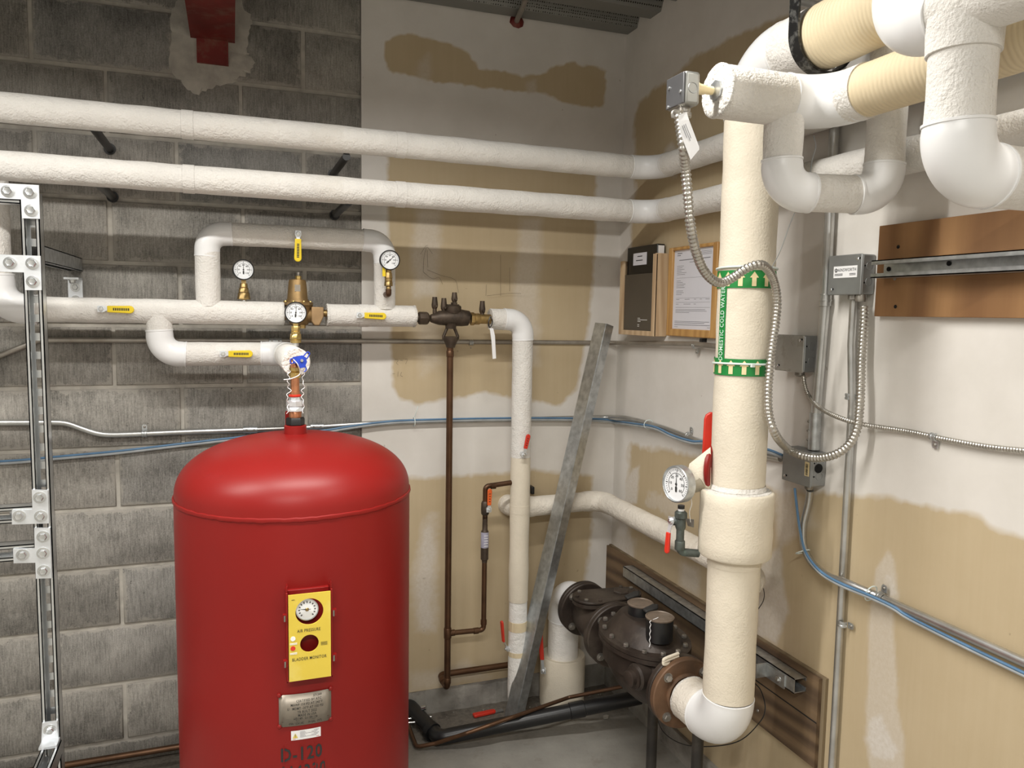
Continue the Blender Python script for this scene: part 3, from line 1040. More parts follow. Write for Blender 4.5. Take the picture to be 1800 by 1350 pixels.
# nearest group, at the right edge of the picture
FX = -.39
g0 = P(1592, 52, x=FX); gy = P(1686, 200, x=FX).y; gz = P(1686, 300, x=FX, ).z
gz = P(1690, 304, y=gy).z
fg = thing('near_pipe_bend', 'nearest white insulated pipe bend with a drop leg at top right of the picture', 'pipe', (FX, gy, gz))
elbow(fg, [(FX, g0.y, g0.z + .5), (FX, g0.y, g0.z), (FX, g0.y - .5, g0.z)], .052, .05, None, .03, bulge=1.06, seg=44)
jacket(fg, (FX, g0.y, g0.z + .07), (FX, g0.y, 2.655), .052, M['cloth'], None, seed=8)
jacket(fg, (FX, g0.y - .05, g0.z), (FX, -2.75, g0.z), .0525, M['cloth'], None, seed=9, seg=44)
run(fg, [(FX, gy, g0.z - .01), (FX, gy, gz), (-.02, gy, gz)], .050, .06, ['cloth', 'cloth'], None, ext=.016, bulge=1.06)
q = MB(); q.tube([(FX, gy, g0.z - .02), (FX, gy, g0.z - .075), (FX, gy, g0.z - .0755)], [.056, .054, .05], 40)
mk('saddle_jacket', q, M['cloth'], fg)

# ------------------------------------------------------------------ red expansion tank
ZN = P(523, 764, y=TY).z                       # foot of the neck
ZS = P(515, 915, y=TY - TR).z                  # weld seam
tk = thing('expansion_tank', 'large red painted bladder tank with yellow monitor panel', 'tank', (TX, TY, 0))
q = MB()
prof = [(TR * .80, 0.0), (TR * .82, .05), (TR * .8, .09), (TR * .93, .10), (TR * .985, .14), (TR, .20)]
prof += [(TR, .2 + (ZS - .2 - .008) * k / 12) for k in range(1, 13)]
H = ZN - ZS + .004
prof += [(TR, ZS - .004), (TR, ZS), (TR - .001, ZS + .008)]
for k in range(1, 30):
    a = PI / 2 * k / 30
    e = 2.25
    prof.append(((TR - .001) * math.cos(a) ** (2 / e), ZS + .008 + (H - .008) * math.sin(a) ** (2 / e)))
prof.append((.028, ZN + .003))
q.lathe(prof, (TX, TY, 0), seg=112, cap=True)
mk('shell', q, M['red'], tk, ang=40)
q = MB()
rn = random.Random(4)
n = 160; vs = []; sg = 8
for k in range(n):
    a = 2 * PI * k / n
    rr_ = .0045 + rn.uniform(-.0006, .0006); zz = ZS + rn.uniform(-.0008, .0008)
    for j in range(sg):
        b = 2 * PI * j / sg
        R_ = TR + math.cos(b) * rr_ * .75
        vs.append((TX + R_ * math.cos(a), TY + R_ * math.sin(a), zz + math.sin(b) * rr_ * 1.3))
q.add(vs, [(k * sg + j, k * sg + (j + 1) % sg, ((k + 1) % n) * sg + (j + 1) % sg, ((k + 1) % n) * sg + j) for k in range(n) for j in range(sg)])
mk('weld_seam', q, M['red'], tk)
zn1 = P(523, 747, y=TY).z
q = MB(); q.lathe([(.042, ZN - .006), (.034, ZN + .001), (.0295, ZN + .004), (.0290, zn1 - .001), (.0275, zn1), (.02, zn1)], (TX, TY, 0), seg=40)
mk('neck', q, M['red'], tk)
ex = P(507, 745, y=TY + .0).x
q = MB(); q.prism([(0, 0), (.0, .055), (.003, .060), (.009, .060), (.012, .055), (.012, 0)], (ex - .006, TY + .03, ZN + .002), (1, 0, 0), (0, 0, 1), (0, 1, 0), .006)
mk('lifting_lug', q, M['red'], tk)
q = MB(); q.lathe([(.021, zn1), (.0245, zn1 + .002), (.0245, zn1 + .017), (.022, zn1 + .021), (.013, zn1 + .021)], (TX, TY, 0), seg=6)
mk('hex_bushing', q, M['black'], tk)


def tank_wrap(v, off=.001):
    """bend a flat drawing (x, z on the plane in front of the tank) onto the shell"""
    dx = v.x - TX
    return Vector((v.x, TY - math.sqrt(max(0, (TR + off) ** 2 - dx * dx)), v.z))


# stencilled number
q = MB()
pc = P(530, 1324, y=TY - TR)
U_ = Vector((1, 0, 0)); V_ = Vector((0, 0, 1))
def sub_text(mb, s, x, z, size, xs, cuts=True):
    text_mesh(mb, s, (x, 0, z), U_, V_, size, xs=xs, bend=lambda v: tank_wrap(v, .0012))
sub_text(q, 'D-120', pc.x, pc.z - .002, .047, .74)
sub_text(q, '116330', pc.x + .004, pc.z - .048, .047, .70)
mk('stencil', q, M['ink'], tk, smooth=False)
# red bars that break the letters like a stencil
q = MB()
for dz in (0, -.047):
    for dx in ((-.0405, -.003, .0315, .006) if dz == 0 else (-.030, .002, .033, .056)):
        z = pc.z - .002 + dz
        vs = [tank_wrap(Vector((pc.x + dx + a, 0, z + b)), .0018) for a, b in ((-.0011, -.024), (.0011, -.024), (.0011, .024), (-.0011, .024))]
        q.add(vs, [(0, 1, 2, 3)])
mk('stencil_bridge', q, M['red'], tk, smooth=False)['kind'] = 'stuff'
# stamped plate
a = P(490, 1211, y=TY - TR); b = P(582, 1275, y=TY - TR + .004)
hw = (b.x - a.x) / 2; cx = (a.x + b.x) / 2; hz = .0395; cz = P(536, 1245, y=TY - TR).z
q = MB(); vs = []; N = 14
for k in range(N + 1):
    x = cx - hw + 2 * hw * k / N
    c = .006 if k in (0, N) else 0
    for s in (-1, 1):
        p = tank_wrap(Vector((x, 0, cz + s * (hz - c))), .0022); vs.append(p)
q.add(vs, [(2 * k, 2 * k + 2, 2 * k + 3, 2 * k + 1) for k in range(N)])
plt = mk('name_plate', q, M['plate'], tk, ang=60)
plt['label'] = 'stamped grey metal plate'
md = plt.modifiers.new('t', 'SOLIDIFY'); md.thickness = .0012; md.offset = 1
q = MB()
lines = [('371349', .028, .031, .0085), ('CERTIFIED BY ATC', 0.008, .0215, .0088), ('MAWP 150 PSI AT 240°F', .003, .0125, .0088), ('U   MDMT -20°F AT 150 PSI', 0, .0030, .0088),
         ('YR BUILT 2022', .004, -.0060, .0088), ('MADE IN USA', .004, -.0145, .0088), ('HD.149   2:1 SH.128', .0, -.0225, .0080), ('CRN 15261.4C      79 GAL  CSTL', 0, -.0340, .0068)]
for s, dx, dz, sz in lines:
    text_mesh(q, s, (cx + dx, 0, cz + dz), U_, V_, sz, xs=.72, bold=.006, bend=lambda v: tank_wrap(v, .0038))
for dz in (-.0275,):
    vs = [tank_wrap(Vector((cx + a_, 0, cz + dz + b_)), .0036) for a_ in (-hw * .9, -hw * .3, hw * .3, hw * .9) for b_ in (-.0003, .0003)]
    q.add(vs, [(0, 2, 3, 1), (2, 4, 5, 3), (4, 6, 7, 5)])
mk('lettering', q, M['ink'], plt, smooth=False)
for sx_ in (-1, 1):
    for sz_ in (-1, 1):
        q = MB()
        p = tank_wrap(Vector((cx + sx_ * (hw - .001), 0, cz + sz_ * (hz - .001))), .001)
        q.lathe([(.006, -.002), (.005, .003), (.003, .0045)], p, (p - Vector((TX, TY, p.z))).normalized(), 10)
        mk('plate_rivet', q, M['red'], tk)
# warning sticker
wc = P(538, 1290, y=TY - TR); wh, wz = .0345, .0118
q = MB(); vs = []
for k in range(9):
    x = wc.x - wh + 2 * wh * k / 8
    vs += [tank_wrap(Vector((x, 0, wc.z - wz)), .0008), tank_wrap(Vector((x, 0, wc.z + wz)), .0008)]
q.add(vs, [(2 * k, 2 * k + 2, 2 * k + 3, 2 * k + 1) for k in range(8)])
ws = mk('warning_sticker', q, M['white'], tk)
q = MB()
f = lambda x, z, o=.0014: tank_wrap(Vector((wc.x + x, 0, wc.z + z)), o)
q.add([f(-.031, -.0065), f(-.019, -.0065), f(-.025, .0055)], [(0, 1, 2)])
mk('warning_triangle', q, M['yelp'], ws, smooth=False)
q = MB()
q.add([f(-.0256, -.003, .0018), f(-.0244, -.003, .0018), f(-.0241, .0025, .0018), f(-.0259, .0025, .0018)], [(0, 1, 2, 3)])
q.add([f(-.0256, -.0052, .0018), f(-.0244, -.0052, .0018), f(-.0244, -.0041, .0018), f(-.0256, -.0041, .0018)], [(0, 1, 2, 3)])
for k in range(6):
    z = .0075 - k * .0027
    q.add([f(-.014, z), f(.030 - .003 * (k % 3), z), f(.030 - .003 * (k % 3), z + .0009), f(-.014, z + .0009)], [(0, 1, 2, 3)])
mk('sticker_lines', q, M['inkg'], ws, smooth=False)
q = MB(); q.add([f(-.031, -.0098), f(.031, -.0098), f(.031, -.0088), f(-.031, -.0088)], [(0, 1, 2, 3)])
mk('sticker_red_line', q, M['redh'], ws, smooth=False)

# monitor housing with its yellow face
fy = TY - TR - .040
p0, p1 = P(507, 1050, y=fy), P(583, 1194, y=fy)
pa_, pb_ = P(505, 1048, y=fy), P(583, 1038, y=fy)
xL, xR = (p0.x + P(508, 1196, y=fy).x) / 2, (pb_.x + P(580, 1190, y=fy).x) / 2
zT = P(544, 1043, y=fy).z; zB = P(543, 1194, y=fy).z
xm = (xL + xR) / 2; pw = xR - xL; ph = zT - zB
hb = MB()
back = TY - TR + .012
for xx in (xL - .005, xR + .001):
    hb.bbox((xx, fy + .004, zB - .004), (xx + .004, back, zT + .004))
    hb.prism([(0, 0), (.002, .014), (.004, .016), (.004, 0)] if xx < xm else [(0, 0), (0, .016), (.002, .014), (.004, 0)], (xx, fy + .008, zT + .004), (1, 0, 0), (0, 0, 1), (0, 1, 0), .02)
hb.bbox((xL - .005, fy + .004, zB - .004), (xR + .005, back, zB))
hb.bbox((xL, back - .02, zB), (xR, back + .0, zT))
hous = mk('monitor_housing', hb, M['red'], tk)
bevel(hous, .0012)
for i, (xx, zz_) in enumerate(((xL - .009, .26), (xL - .009, .79), (xR + .0065, .26), (xR + .0065, .79))):
    q = MB(); zc_ = zT - ph * zz_
    q.bbox((xx - .003, fy + .002, zc_ - .008), (xx + .007, fy + .012, zc_ + .008))
    q.cyl((xx + .001, fy + .001, zc_ - .006), (xx + .001, fy + .001, zc_ + .006), .0022, seg=10)
    mk('latch', q, [M['red']], hous)
    q = MB(); q.cyl((xx + .0005, fy - .0012, zc_ - .0065), (xx + .0005, fy - .0012, zc_ + .0065), .002, seg=10)
    mk('latch_pin', q, M['bolt'], hous)
# face with two round openings: plate made of a grid around the holes
def plate_holes(x0, x1, z0, z1, holes, y, t, res=40):
    """flat plate with circular holes, triangulated as fans between hole and cell"""
    mb = MB()
    zs = [z0] + [h[3] for h in holes[:-1]] + [z1]
    for (hx, hz_, hr, _), za, zb in zip(holes, zs[:-1], zs[1:]):
        n_ = 48; inner = []; outer = []
        for k in range(n_):
            a = 2 * PI * k / n_
            c_, s_ = math.cos(a), math.sin(a)
            inner.append((hx + hr * c_, hz_ + hr * s_))
            tx = ((x1 - hx) / c_ if c_ > 1e-9 else (x0 - hx) / c_ if c_ < -1e-9 else 1e9)
            tz = ((zb - hz_) / s_ if s_ > 1e-9 else (za - hz_) / s_ if s_ < -1e-9 else 1e9)
            m_ = min(tx, tz)
            outer.append((hx + m_ * c_, hz_ + m_ * s_))
        # pull the nearest outer points to the true corners
        for cxn, czn in ((x0, za), (x1, za), (x1, zb), (x0, zb)):
            j = min(range(n_), key=lambda k: (outer[k][0] - cxn) ** 2 + (outer[k][1] - czn) ** 2)
            outer[j] = (cxn, czn)
        vs = [(a_, y, b_) for a_, b_ in inner] + [(a_, y, b_) for a_, b_ in outer] + [(a_, y + t, b_) for a_, b_ in inner]
        mb.add(vs, [(k, (k + 1) % n_, n_ + (k + 1) % n_, n_ + k) for k in range(n_)] + [(k, 2 * n_ + k, 2 * n_ + (k + 1) % n_, (k + 1) % n_) for k in range(n_)])
    mb.add([(x0, y, z0), (x1, y, z0), (x1, y, z1), (x0, y, z1), (x0, y + t, z0), (x1, y + t, z0), (x1, y + t, z1), (x0, y + t, z1)],
           [(0, 4, 5, 1), (1, 5, 6, 2), (2, 6, 7, 3), (3, 7, 4, 0)])
    return mb
h1 = P(544, 1075, y=fy); h2 = P(544, 1131, y=fy)
zmid = (h1.z + h2.z) / 2 - .004
face = plate_holes(xL, xR, zB, zT, [(h2.x, h2.z, .0210, zmid), (h1.x, h1.z, .0315, zT)], fy, .003)
fc = mk('yellow_panel', face, M['yelp'], hous, smooth=False)
fc['label'] = 'yellow face plate with two round openings'
q = MB()
pt = P(543, 1107.5, y=fy); text_mesh(q, 'AIR PRESSURE', (pt.x, fy - .0006, pt.z), U_, V_, .0104, xs=.74, bold=.008)
pt = P(544, 1156.5, y=fy); text_mesh(q, 'BLADDER MONITOR', (pt.x, fy - .0006, pt.z), U_, V_, .0104, xs=.74, bold=.008)
pt = P(570, 1129, y=fy)
for k in range(4): q.bbox((pt.x - .008, fy - .0005, pt.z + .002 - k * .0022), (pt.x + .007, fy - .0002, pt.z + .0012 - k * .0022 + .0002))
pt = P(510, 1055, y=fy); q.bbox((pt.x + .003, fy - .0005, pt.z - .001), (pt.x + .010, fy - .0002, pt.z))
mk('lettering', q, M['ink'], fc, smooth=False)
for px_, py_, mt in ((515, 1123, 'white'), (515, 1140, 'redh')):
    pt = P(px_, py_, y=fy); q = MB(); q.cyl((pt.x, fy + .001, pt.z), (pt.x, fy - .0008, pt.z), .0055, seg=24)
    mk('indicator_dot', q, M[mt], fc)
    q = MB(); pt = P(px_ + 1, py_ + 8.5, y=fy)
    for k in range(2): q.bbox((pt.x - .008, fy - .0005, pt.z - k * .0026), (pt.x + .008, fy - .0002, pt.z + .0014 - k * .0026))
    mk('caption_lines', q, M['white'], fc, smooth=False)

# gauge sitting behind the upper opening
gp = P(543, 1074, y=fy + .012)
q = MB(); q.lathe([(.0262, -.012), (.0268, -.002), (.0258, .001), (.0235, .001), (.0235, -.001)], (h1.x - .004, fy + .014, h1.z), (0, -1, 0), 40, cap=False); mk('inner_gauge_rim', q, M['chrome'], hous)
q = MB(); q.lathe([(.0240, -.0008), (.0001, -.0008)], (h1.x - .004, fy + .014, h1.z), (0, -1, 0), 40, cap=False); dl = mk('inner_gauge_dial', q, M['dial'], hous)
q = MB(); cg = Vector((h1.x - .004, fy + .0140, h1.z))
for k in range(13):
    a = math.radians(225 - k * 22.5); dr = Vector((math.cos(a), 0, math.sin(a))); tg = Vector((-math.sin(a), 0, math.cos(a)))
    q.add([cg + dr * .020 - tg * .0012, cg + dr * .020 + tg * .0012, cg + dr * .016 + tg * .0012, cg + dr * .016 - tg * .0012], [(0, 1, 2, 3)])
q.add([cg + Vector((-.018, -.0006, .002)), cg + Vector((0, -.0006, -.0012)), cg + Vector((.010, -.0006, 0)), cg + Vector((0, -.0006, .0018))], [(0, 1, 2, 3)])
mk('graduations', q, M['ink'], dl, smooth=False)
q = MB(); q.lathe([(.0045, 0), (.003, .002), (.0001, .0025)], cg, (0, -1, 0), 16); mk('needle_hub', q, M['brass'], dl)

# ------------------------------------------------------------------ gauges, valves, levers
def frame_of(n, up=(0, 0, 1)):
    n = Vector(n).normalized(); up = Vector(up)
    u = up.cross(n)
    u = u.normalized(); v = n.cross(u)
    return u, v, n


def gauge(name, label, c, n, r, dep, bezel, ang, stem=None, back=0, group=None, nums=None, root=None):
    """dial gauge: case, bezel, dial with graduations, needle"""
    u, v, n = frame_of(n); c = Vector(c)
    t = root or thing(name, label, 'gauge', c, group)
    q = MB(); q.lathe([(r * .90, -dep), (r, -dep * .85), (r, -.003), (r * .99, .002), (r * .93, .0035), (r * .89, .001), (r * .89, -.002)], c, n, 44, cap=False)
    q.lathe([(r * .90, -dep), (.001, -dep)], c, -n * -1, 44, cap=False)
    mk('case', q, M[bezel], t)
    q = MB(); q.lathe([(r * .90, -.0022), (.0001, -.0022)], c, n, 44, cap=False)
    d = mk('dial', q, M['dial'], t)
    q = MB()
    o = c + n * (-.0016)
    for k in range(31):
        a = math.radians(225 - k * 9)
        big = k % 5 == 0
        for ro, ri in ((.80, .72 if not big else .66),):
            w_ = .012 if not big else .022
            dr = u * math.cos(a) + v * math.sin(a); tg = u * -math.sin(a) + v * math.cos(a)
            pts = [o + dr * r * ro - tg * r * w_, o + dr * r * ro + tg * r * w_, o + dr * r * ri + tg * r * w_, o + dr * r * ri - tg * r * w_]
            q.add(pts, [(0, 1, 2, 3)])
    for k in range(48):      # inner scale arc
        a = math.radians(225 - k * 270 / 48); b = math.radians(225 - (k + 1) * 270 / 48)
        q.add([o + (u * math.cos(x) + v * math.sin(x)) * r * R_ for x, R_ in ((a, .600), (b, .600), (b, .575), (a, .575))], [(0, 1, 2, 3)])
    for k, s in enumerate(nums or []):
        a = math.radians(225 - 270 * k / (len(nums) - 1))
        p = o + (u * math.cos(a) + v * math.sin(a)) * r * .45
        text_mesh(q, s, p, u, v, r * .20)
    mk('graduations', q, M['ink'], d, smooth=False)
    q = MB(); a = math.radians(ang)
    dr = u * math.cos(a) + v * math.sin(a); tg = u * -math.sin(a) + v * math.cos(a); o2 = c + n * -.0008
    q.add([o2 + dr * r * .70, o2 + dr * r * .0 + tg * r * .03, o2 - dr * r * .12 + tg * r * .02, o2 - dr * r * .16 + tg * r * .075, o2 - dr * r * .42 + tg * r * .06,
           o2 - dr * r * .42 - tg * r * .06, o2 - dr * r * .16 - tg * r * .075, o2 - dr * r * .12 - tg * r * .02, o2 - tg * r * .03], [tuple(range(9))])
    q.lathe([(r * .07, -.0010), (r * .06, .0004), (.0001, .0006)], c, n, 14)
    mk('needle', q, M['ink'], d, smooth=False)
    return t


def lever(name, label, c, dirv, n, Lg, wg, mat, group=None, off=.012, neck=.022, crank=0, text=False, cat='valve'):
    """ball-valve lever: nut, bent steel tongue and vinyl grip"""
    u = Vector(dirv).normalized(); n = Vector(n).normalized(); s = n.cross(u); c = Vector(c)
    t = thing(name, label, cat, c, group)
    q = MB(); q.cyl(c - n * off, c + n * .002, .0085, seg=16)
    mk('stem', q, M['zincp'], t)
    q = MB(); q.lathe([(.0072, .002), (.0072, .0062), (.006, .0075)], c, n, 6); q.lathe([(.003, .0075), (.003, .011)], c, n, 10)
    mk('nut', q, M['zinc'], t)
    q = MB()
    g0 = c + u * neck + n * crank
    q.prism([(-.010, -.009), (.004, -.010), (.013, -.0055), (.013, .0055), (.004, .010), (-.010, .009)], c, u, s, n, .0022)
    a, b = c + u * .011 + n * .001, g0 + u * .006 + n * .001
    vs = [a - s * .0055, a + s * .0055, b + s * .0055, b - s * .0055]
    q.add(vs + [v_ + n * .0022 for v_ in vs], [(0, 3, 2, 1), (4, 5, 6, 7), (0, 1, 5, 4), (1, 2, 6, 5), (2, 3, 7, 6), (3, 0, 4, 7)])
    mk('tongue', q, M['zincp'], t)
    q = MB(); pr = []
    K = 8
    for k in range(K + 1):
        th = -PI / 2 + PI * k / K
        pr.append((Lg - wg * .5 + wg * .5 * math.cos(th), wg * .5 * math.sin(th)))
    pr += [(0, wg * .42), (0, -wg * .42)]
    q.prism(pr, g0 - n * .0025, u, s, n, .0075)
    g = mk('grip', q, M[mat], t, ang=30)
    bevel(g, .0022, 3)
    if text:
        q = MB()
        for k in range(text):
            x = Lg * (.22 + .62 * k / text)
            q.prism([(x, -wg * .16), (x + Lg * .045, -wg * .16), (x + Lg * .045, wg * .16), (x, wg * .16)], g0 + n * .0051, u, s, n, .0004)
        mk('print', q, M['ink'], g, smooth=False)
    return t


# yellow ball-valve levers
yv_ = YM - RM - .013
for px, py, dv, n_, lab in ((178, 543, (1, 0, -.01), 0, 'yellow lever ball valve on the long feed pipe left of the bypass riser'),
                            (392, 622, (1, 0, 0), 0, 'yellow lever ball valve on the lower branch pipe above the red tank'),
                            (632, 554, (1, 0, -.03), 0, 'yellow lever ball valve on short pipe right of the bronze regulator'),
                            (524, 411, (-.02, 0, -1), 0, 'yellow lever ball valve hanging down from the top bypass pipe')):
    c = P(px, py, y=yv_)
    lever('ball_valve', lab, c, dv, (0, -1, 0), .074, .0235, 'yel', 'yellow lever valves', off=.03, neck=.016, text=9)

# small gauges
def stack(parent, x, y, z0, parts, mat, name='fitting', ax=(0, 0, 1)):
    """fittings threaded on one another: list of (height, radius, sides)"""
    z = 0
    for h, r0, r1, sides, mt in parts:
        q = MB(); q.lathe([(r0 * .92, z), (r0, z + h * .08), (r1, z + h * .92), (r1 * .92, z + h)], (x, y, z0), ax, sides)
        mk(name, q, M[mt or mat], parent)
        z += h
    return z0 + z


NUM = ['0', '20', '40', '60', '80', '100', '120']
c1 = P(428, 474, y=YM - .015)
t = gauge('pressure_gauge', 'small black-rimmed pressure gauge on brass stack left of the bronze regulator', c1, (.05, -1, 0), .0335, .026, 'black', 90, group='black rimmed gauges', nums=NUM)
zb0 = zm + RM - .008
stack(t, c1.x, YM, zb0, [(.014, .009, .009, 20, 'zinc'), (.022, .0205, .018, 8, None), (.016, .016, .0145, 8, None), (.014, .0125, .0115, 20, None)], 'brass')
q = MB(); q.bbox((c1.x - .007, YM - .007, zb0 + .064), (c1.x + .007, YM + .007, c1.z - .031)); mk('gauge_shank', q, M['brass'], t)
c3 = P(520, 549.5, y=-.36)
t = gauge('pressure_gauge', 'small black-rimmed pressure gauge in front of the bronze regulator', c3, (-.02, -1, 0), .0335, .026, 'black', 85, group='black rimmed gauges', nums=NUM)
zs_ = zb_ + .0385 - .004
zz = stack(t, c3.x, c3.y + .015, zs_, [(.010, .010, .010, 16, 'zinc'), (.010, .0165, .0165, 20, None), (.018, .0175, .0165, 8, None), (.008, .014, .014, 20, None), (.016, .0125, .0125, 6, None)], 'brassb')
q = MB(); q.bbox((c3.x - .007, c3.y + .008, zz), (c3.x + .007, c3.y + .022, c3.z - .030)); mk('gauge_shank', q, M['brassb'], t)
c2 = P(685.5, 457, y=-.245)
t = gauge('pressure_gauge', 'small black-rimmed pressure gauge on elbow stack at the right bypass riser', c2, (-.08, -1, .0), .0335, .026, 'black', 42, group='black rimmed gauges', nums=NUM)
xg = P(683, 500, y=-.232).x; zlo = P(681, 517, y=-.21).z
stack(t, xg, -.232, zlo + .008, [(.018, .0085, .0085, 20, None), (.016, .0145, .0135, 8, None), (.010, .0125, .0125, 20, None), (.020, .0135, .0115, 8, None), (.012, .0095, .0095, 6, None)], 'brass')
q = MB(); q.tube(fillet([(xg, -.232, zlo + .016), (xg, -.232, zlo - .001), (xg, -.18, zlo - .001)], .012, 6), .010, 16); mk('street_elbow', q, M['cu'], t)
q = MB(); q.prism([(-.005, 0), (.005, 0), (.005, .035), (-.005, .035)], (xg - .016, -.236, zlo + .058), (1, 0, 0), (0, 0, 1), (0, 1, 0), .004); mk('cock_handle', q, M['yel'], t)

# bronze pressure regulator
px_ = P(523, 520, y=YM).x; zf = P(523, 531, y=YM).z; ztop = P(522, 491, y=YM).z
pv = thing('pressure_regulator', 'bronze bell-shaped pressure reducing valve between the two white pipes', 'valve', (px_, YM, zm))
q = MB(); q.lathe([(.038, zf), (.037, zf + .006), (.0335, zf + .010), (.0285, ztop - .009), (.026, ztop - .002), (.012, ztop + .001)], (px_, YM, 0), seg=36)
mk('bell', q, M['bronze'], pv)
q = MB(); q.lathe([(.008, ztop), (.010, ztop + .002), (.010, ztop + .010), (.008, ztop + .012)], (px_ + .003, YM, 0), seg=6); mk('lock_nut', q, M['brassb'], pv)
q = MB(); q.lathe([(.0042, ztop + .010), (.0042, ztop + .022)], (px_ + .003, YM, 0), seg=12); q.lathe([(.0062, ztop + .018), (.0062, ztop + .023)], (px_ + .003, YM, 0), seg=6); mk('adjusting_screw', q, M['bolt'], pv)
q = MB(); q.lathe([(.048, zf - .012), (.050, zf - .010), (.050, zf - .001), (.048, zf)], (px_, YM, 0), seg=8); mk('bonnet_flange', q, M['bronze'], pv)
for k in range(8):
    a = 2 * PI * (k + .5) / 8
    q = MB(); q.hexbolt((px_ + .043 * math.cos(a), YM + .043 * math.sin(a), zf - .001), (0, 0, 1), .0042, .005); mk('bonnet_bolt', q, M['brassb'], pv)
q = MB()
q.lathe([(.022, zm - .040), (.030, zm - .034), (.036, zm - .012), (.040, zm + .018), (.046, zf - .012)], (px_ + .004, YM, 0), seg=28)
q.tube([(xe - .01, YM, zm), (xe + .006, YM, zm), (px_, YM, zm)], [.016, .020, .026], 24)
q.tube([(px_, YM, zm - .006), (px_ + .045, YM, zm - .004), (px_ + .056, YM, zm - .002)], [.028, .025, .018], 24)
mk('body', q, M['bronze'], pv, ang=45)
q = MB(); R45 = Matrix.Rotation(math.radians(0), 3, 'Y')
q.prism([(0, .018), (.040, .018), (.040, -.014), (.026, -.044), (.010, -.044), (0, -.030)], (px_ + .042, YM - .028, zm + .006), (1, 0, 0), (0, 0, 1), (0, 1, 0), .05)
o = mk('outlet_block', q, simple('tan_bronze', (.38, .25, .13), .5, .6, .15, 30, .2, 120), pv); bevel(o, .003)
q = MB(); q.lathe([(.012, 0), (.012, .018)], (px_ + .08, YM, zm + .003), (1, 0, 0), 20); mk('nipple', q, M['brass'], pv)
q = MB(); q.lathe([(.019, 0), (.021, .002), (.021, .013), (.019, .015)], (px_ + .096, YM, zm + .002), (1, 0, 0), 8); q.lathe([(.017, 0), (.017, .02)], (px_ + .108, YM, zm + .002), (1, 0, 0), 20); mk('union_nut', q, M['brass'], pv)
q = MB(); q.prism([(-.009, -.011), (.009, -.011), (.009, .011), (-.009, .011)], (px_ - .002, YM - .0295, (zf + ztop) / 2 + .008), (1, 0, 0), (0, .06, 1), (0, -1, 0), .0012)
lb = mk('name_tag', q, M['plate'], pv)
q = MB(); q.lathe([(.010, 0), (.010, .012)], (px_ + .014, YM - .02, zm - .048), (0, 0, 1), 12); mk('drain_plug', q, M['brass'], pv)

# dark bronze backflow preventer with test cocks
zq = P(790, 560, y=YM).z
X = lambda px: P(px, 560, y=YM).x
Z = lambda py, px=790: P(px, py, y=YM).z
bf = thing('backflow_preventer', 'dark tarnished backflow preventer with four test cocks on bare drywall', 'valve', (X(790), YM, zq))
q = MB()
q.tube([(X(757), YM, zq), (X(765), YM, zq), (X(772), YM, zq + .002), (X(792), YM, zq + .002), (X(812), YM, zq + .003), (X(823), YM, zq + .002), (X(825), YM, zq)],
       [.014, .020, .0255, .028, .030, .027, .018], 32)
mk('body', q, M['dkbronze'], bf, ang=50)
q = MB(); q.lathe([(.019, 0), (.0225, .004), (.0225, .030), (.020, .036), (.014, .040)], (X(735), YM, zq), (1, 0, 0), 8); q.lathe([(.014, -.03), (.014, 0)], (X(735), YM, zq), (1, 0, 0), 20)
mk('inlet_union', q, M['dkbronze'], bf)
q = MB(); q.lathe([(.023, 0), (.0235, .002), (.0235, .012), (.022, .014)], (X(827), YM, zq), (1, 0, 0), 6)
q.lathe([(.0205, .0145), (.0205, .033), (.0195, .035)], (X(827), YM, zq), (1, 0, 0), 10); q.lathe([(.0175, .035), (.0175, .078)], (X(827), YM, zq), (1, 0, 0), 20)
mk('outlet_union', q, M['brass'], bf)
# top cap (relief cover)
xcap = X(796)
q = MB(); q.lathe([(.026, zq + .018), (.030, zq + .028), (.030, zq + .043), (.026, zq + .047), (.010, zq + .049)], (xcap, YM, 0), seg=28)
q.lathe([(.012, zq + .045), (.012, zq + .058)], (X(798), YM, 0), seg=6)
mk('cover', q, M['dkbronze'], bf)
for k in range(4):
    a = PI / 4 + k * PI / 2; q = MB(); q.hexbolt((xcap + .022 * math.cos(a), YM + .022 * math.sin(a), zq + .046), (0, 0, 1), .004, .005); mk('cover_bolt', q, M['dkbronze'], bf)
for px, py0, py1, tilt in ((764, 545, 522, 0), (780, 548, 524, 0), (798.5, 533, 514, 0), (847.5, 553, 529, 0)):
    x = X(px); z0_, z1_ = Z(py0, px), Z(py1, px)
    q = MB(); q.lathe([(.0075, z0_ - .012), (.0075, z0_ + .006)], (x, YM, 0), seg=14)
    h = z1_ - z0_
    q.lathe([(.008, z0_ + .005), (.0105, z0_ + .010), (.0115, z0_ + h * .40), (.0095, z0_ + h * .75), (.0085, z0_ + h), (.006, z0_ + h), (.006, z0_ + h - .004)], (x, YM, 0), seg=16)
    q.lathe([(.0035, 0), (.0035, .012)], (x, YM - .010, z0_ + .014), (0, -1, 0), 8)
    mk('test_cock', q, M['dkbronze'], bf)
# relief spout: yoke and air-gap funnel
xf = X(792.5)
q = MB(); q.lathe([(.019, Z(578)), (.020, Z(572)), (.024, Z(568))], (xf, YM, 0), seg=24)
for s in (-1, 1):
    q.tube([(xf + s * .013, YM, Z(576)), (xf + s * .020, YM, Z(584)), (xf + s * .026, YM, Z(591)), (xf + s * .024, YM, Z(596))], [.006, .0055, .006, .007], 12)
mk('yoke', q, M['dkbronze'], bf)
q = MB(); q.lathe([(.0255, Z(592)), (.0285, Z(591.5)), (.0275, Z(596)), (.017, Z(608)), (.0155, Z(611)), (.012, Z(611))], (xf, YM, 0), seg=28)
mk('funnel', q, M['dkbronze'], bf)

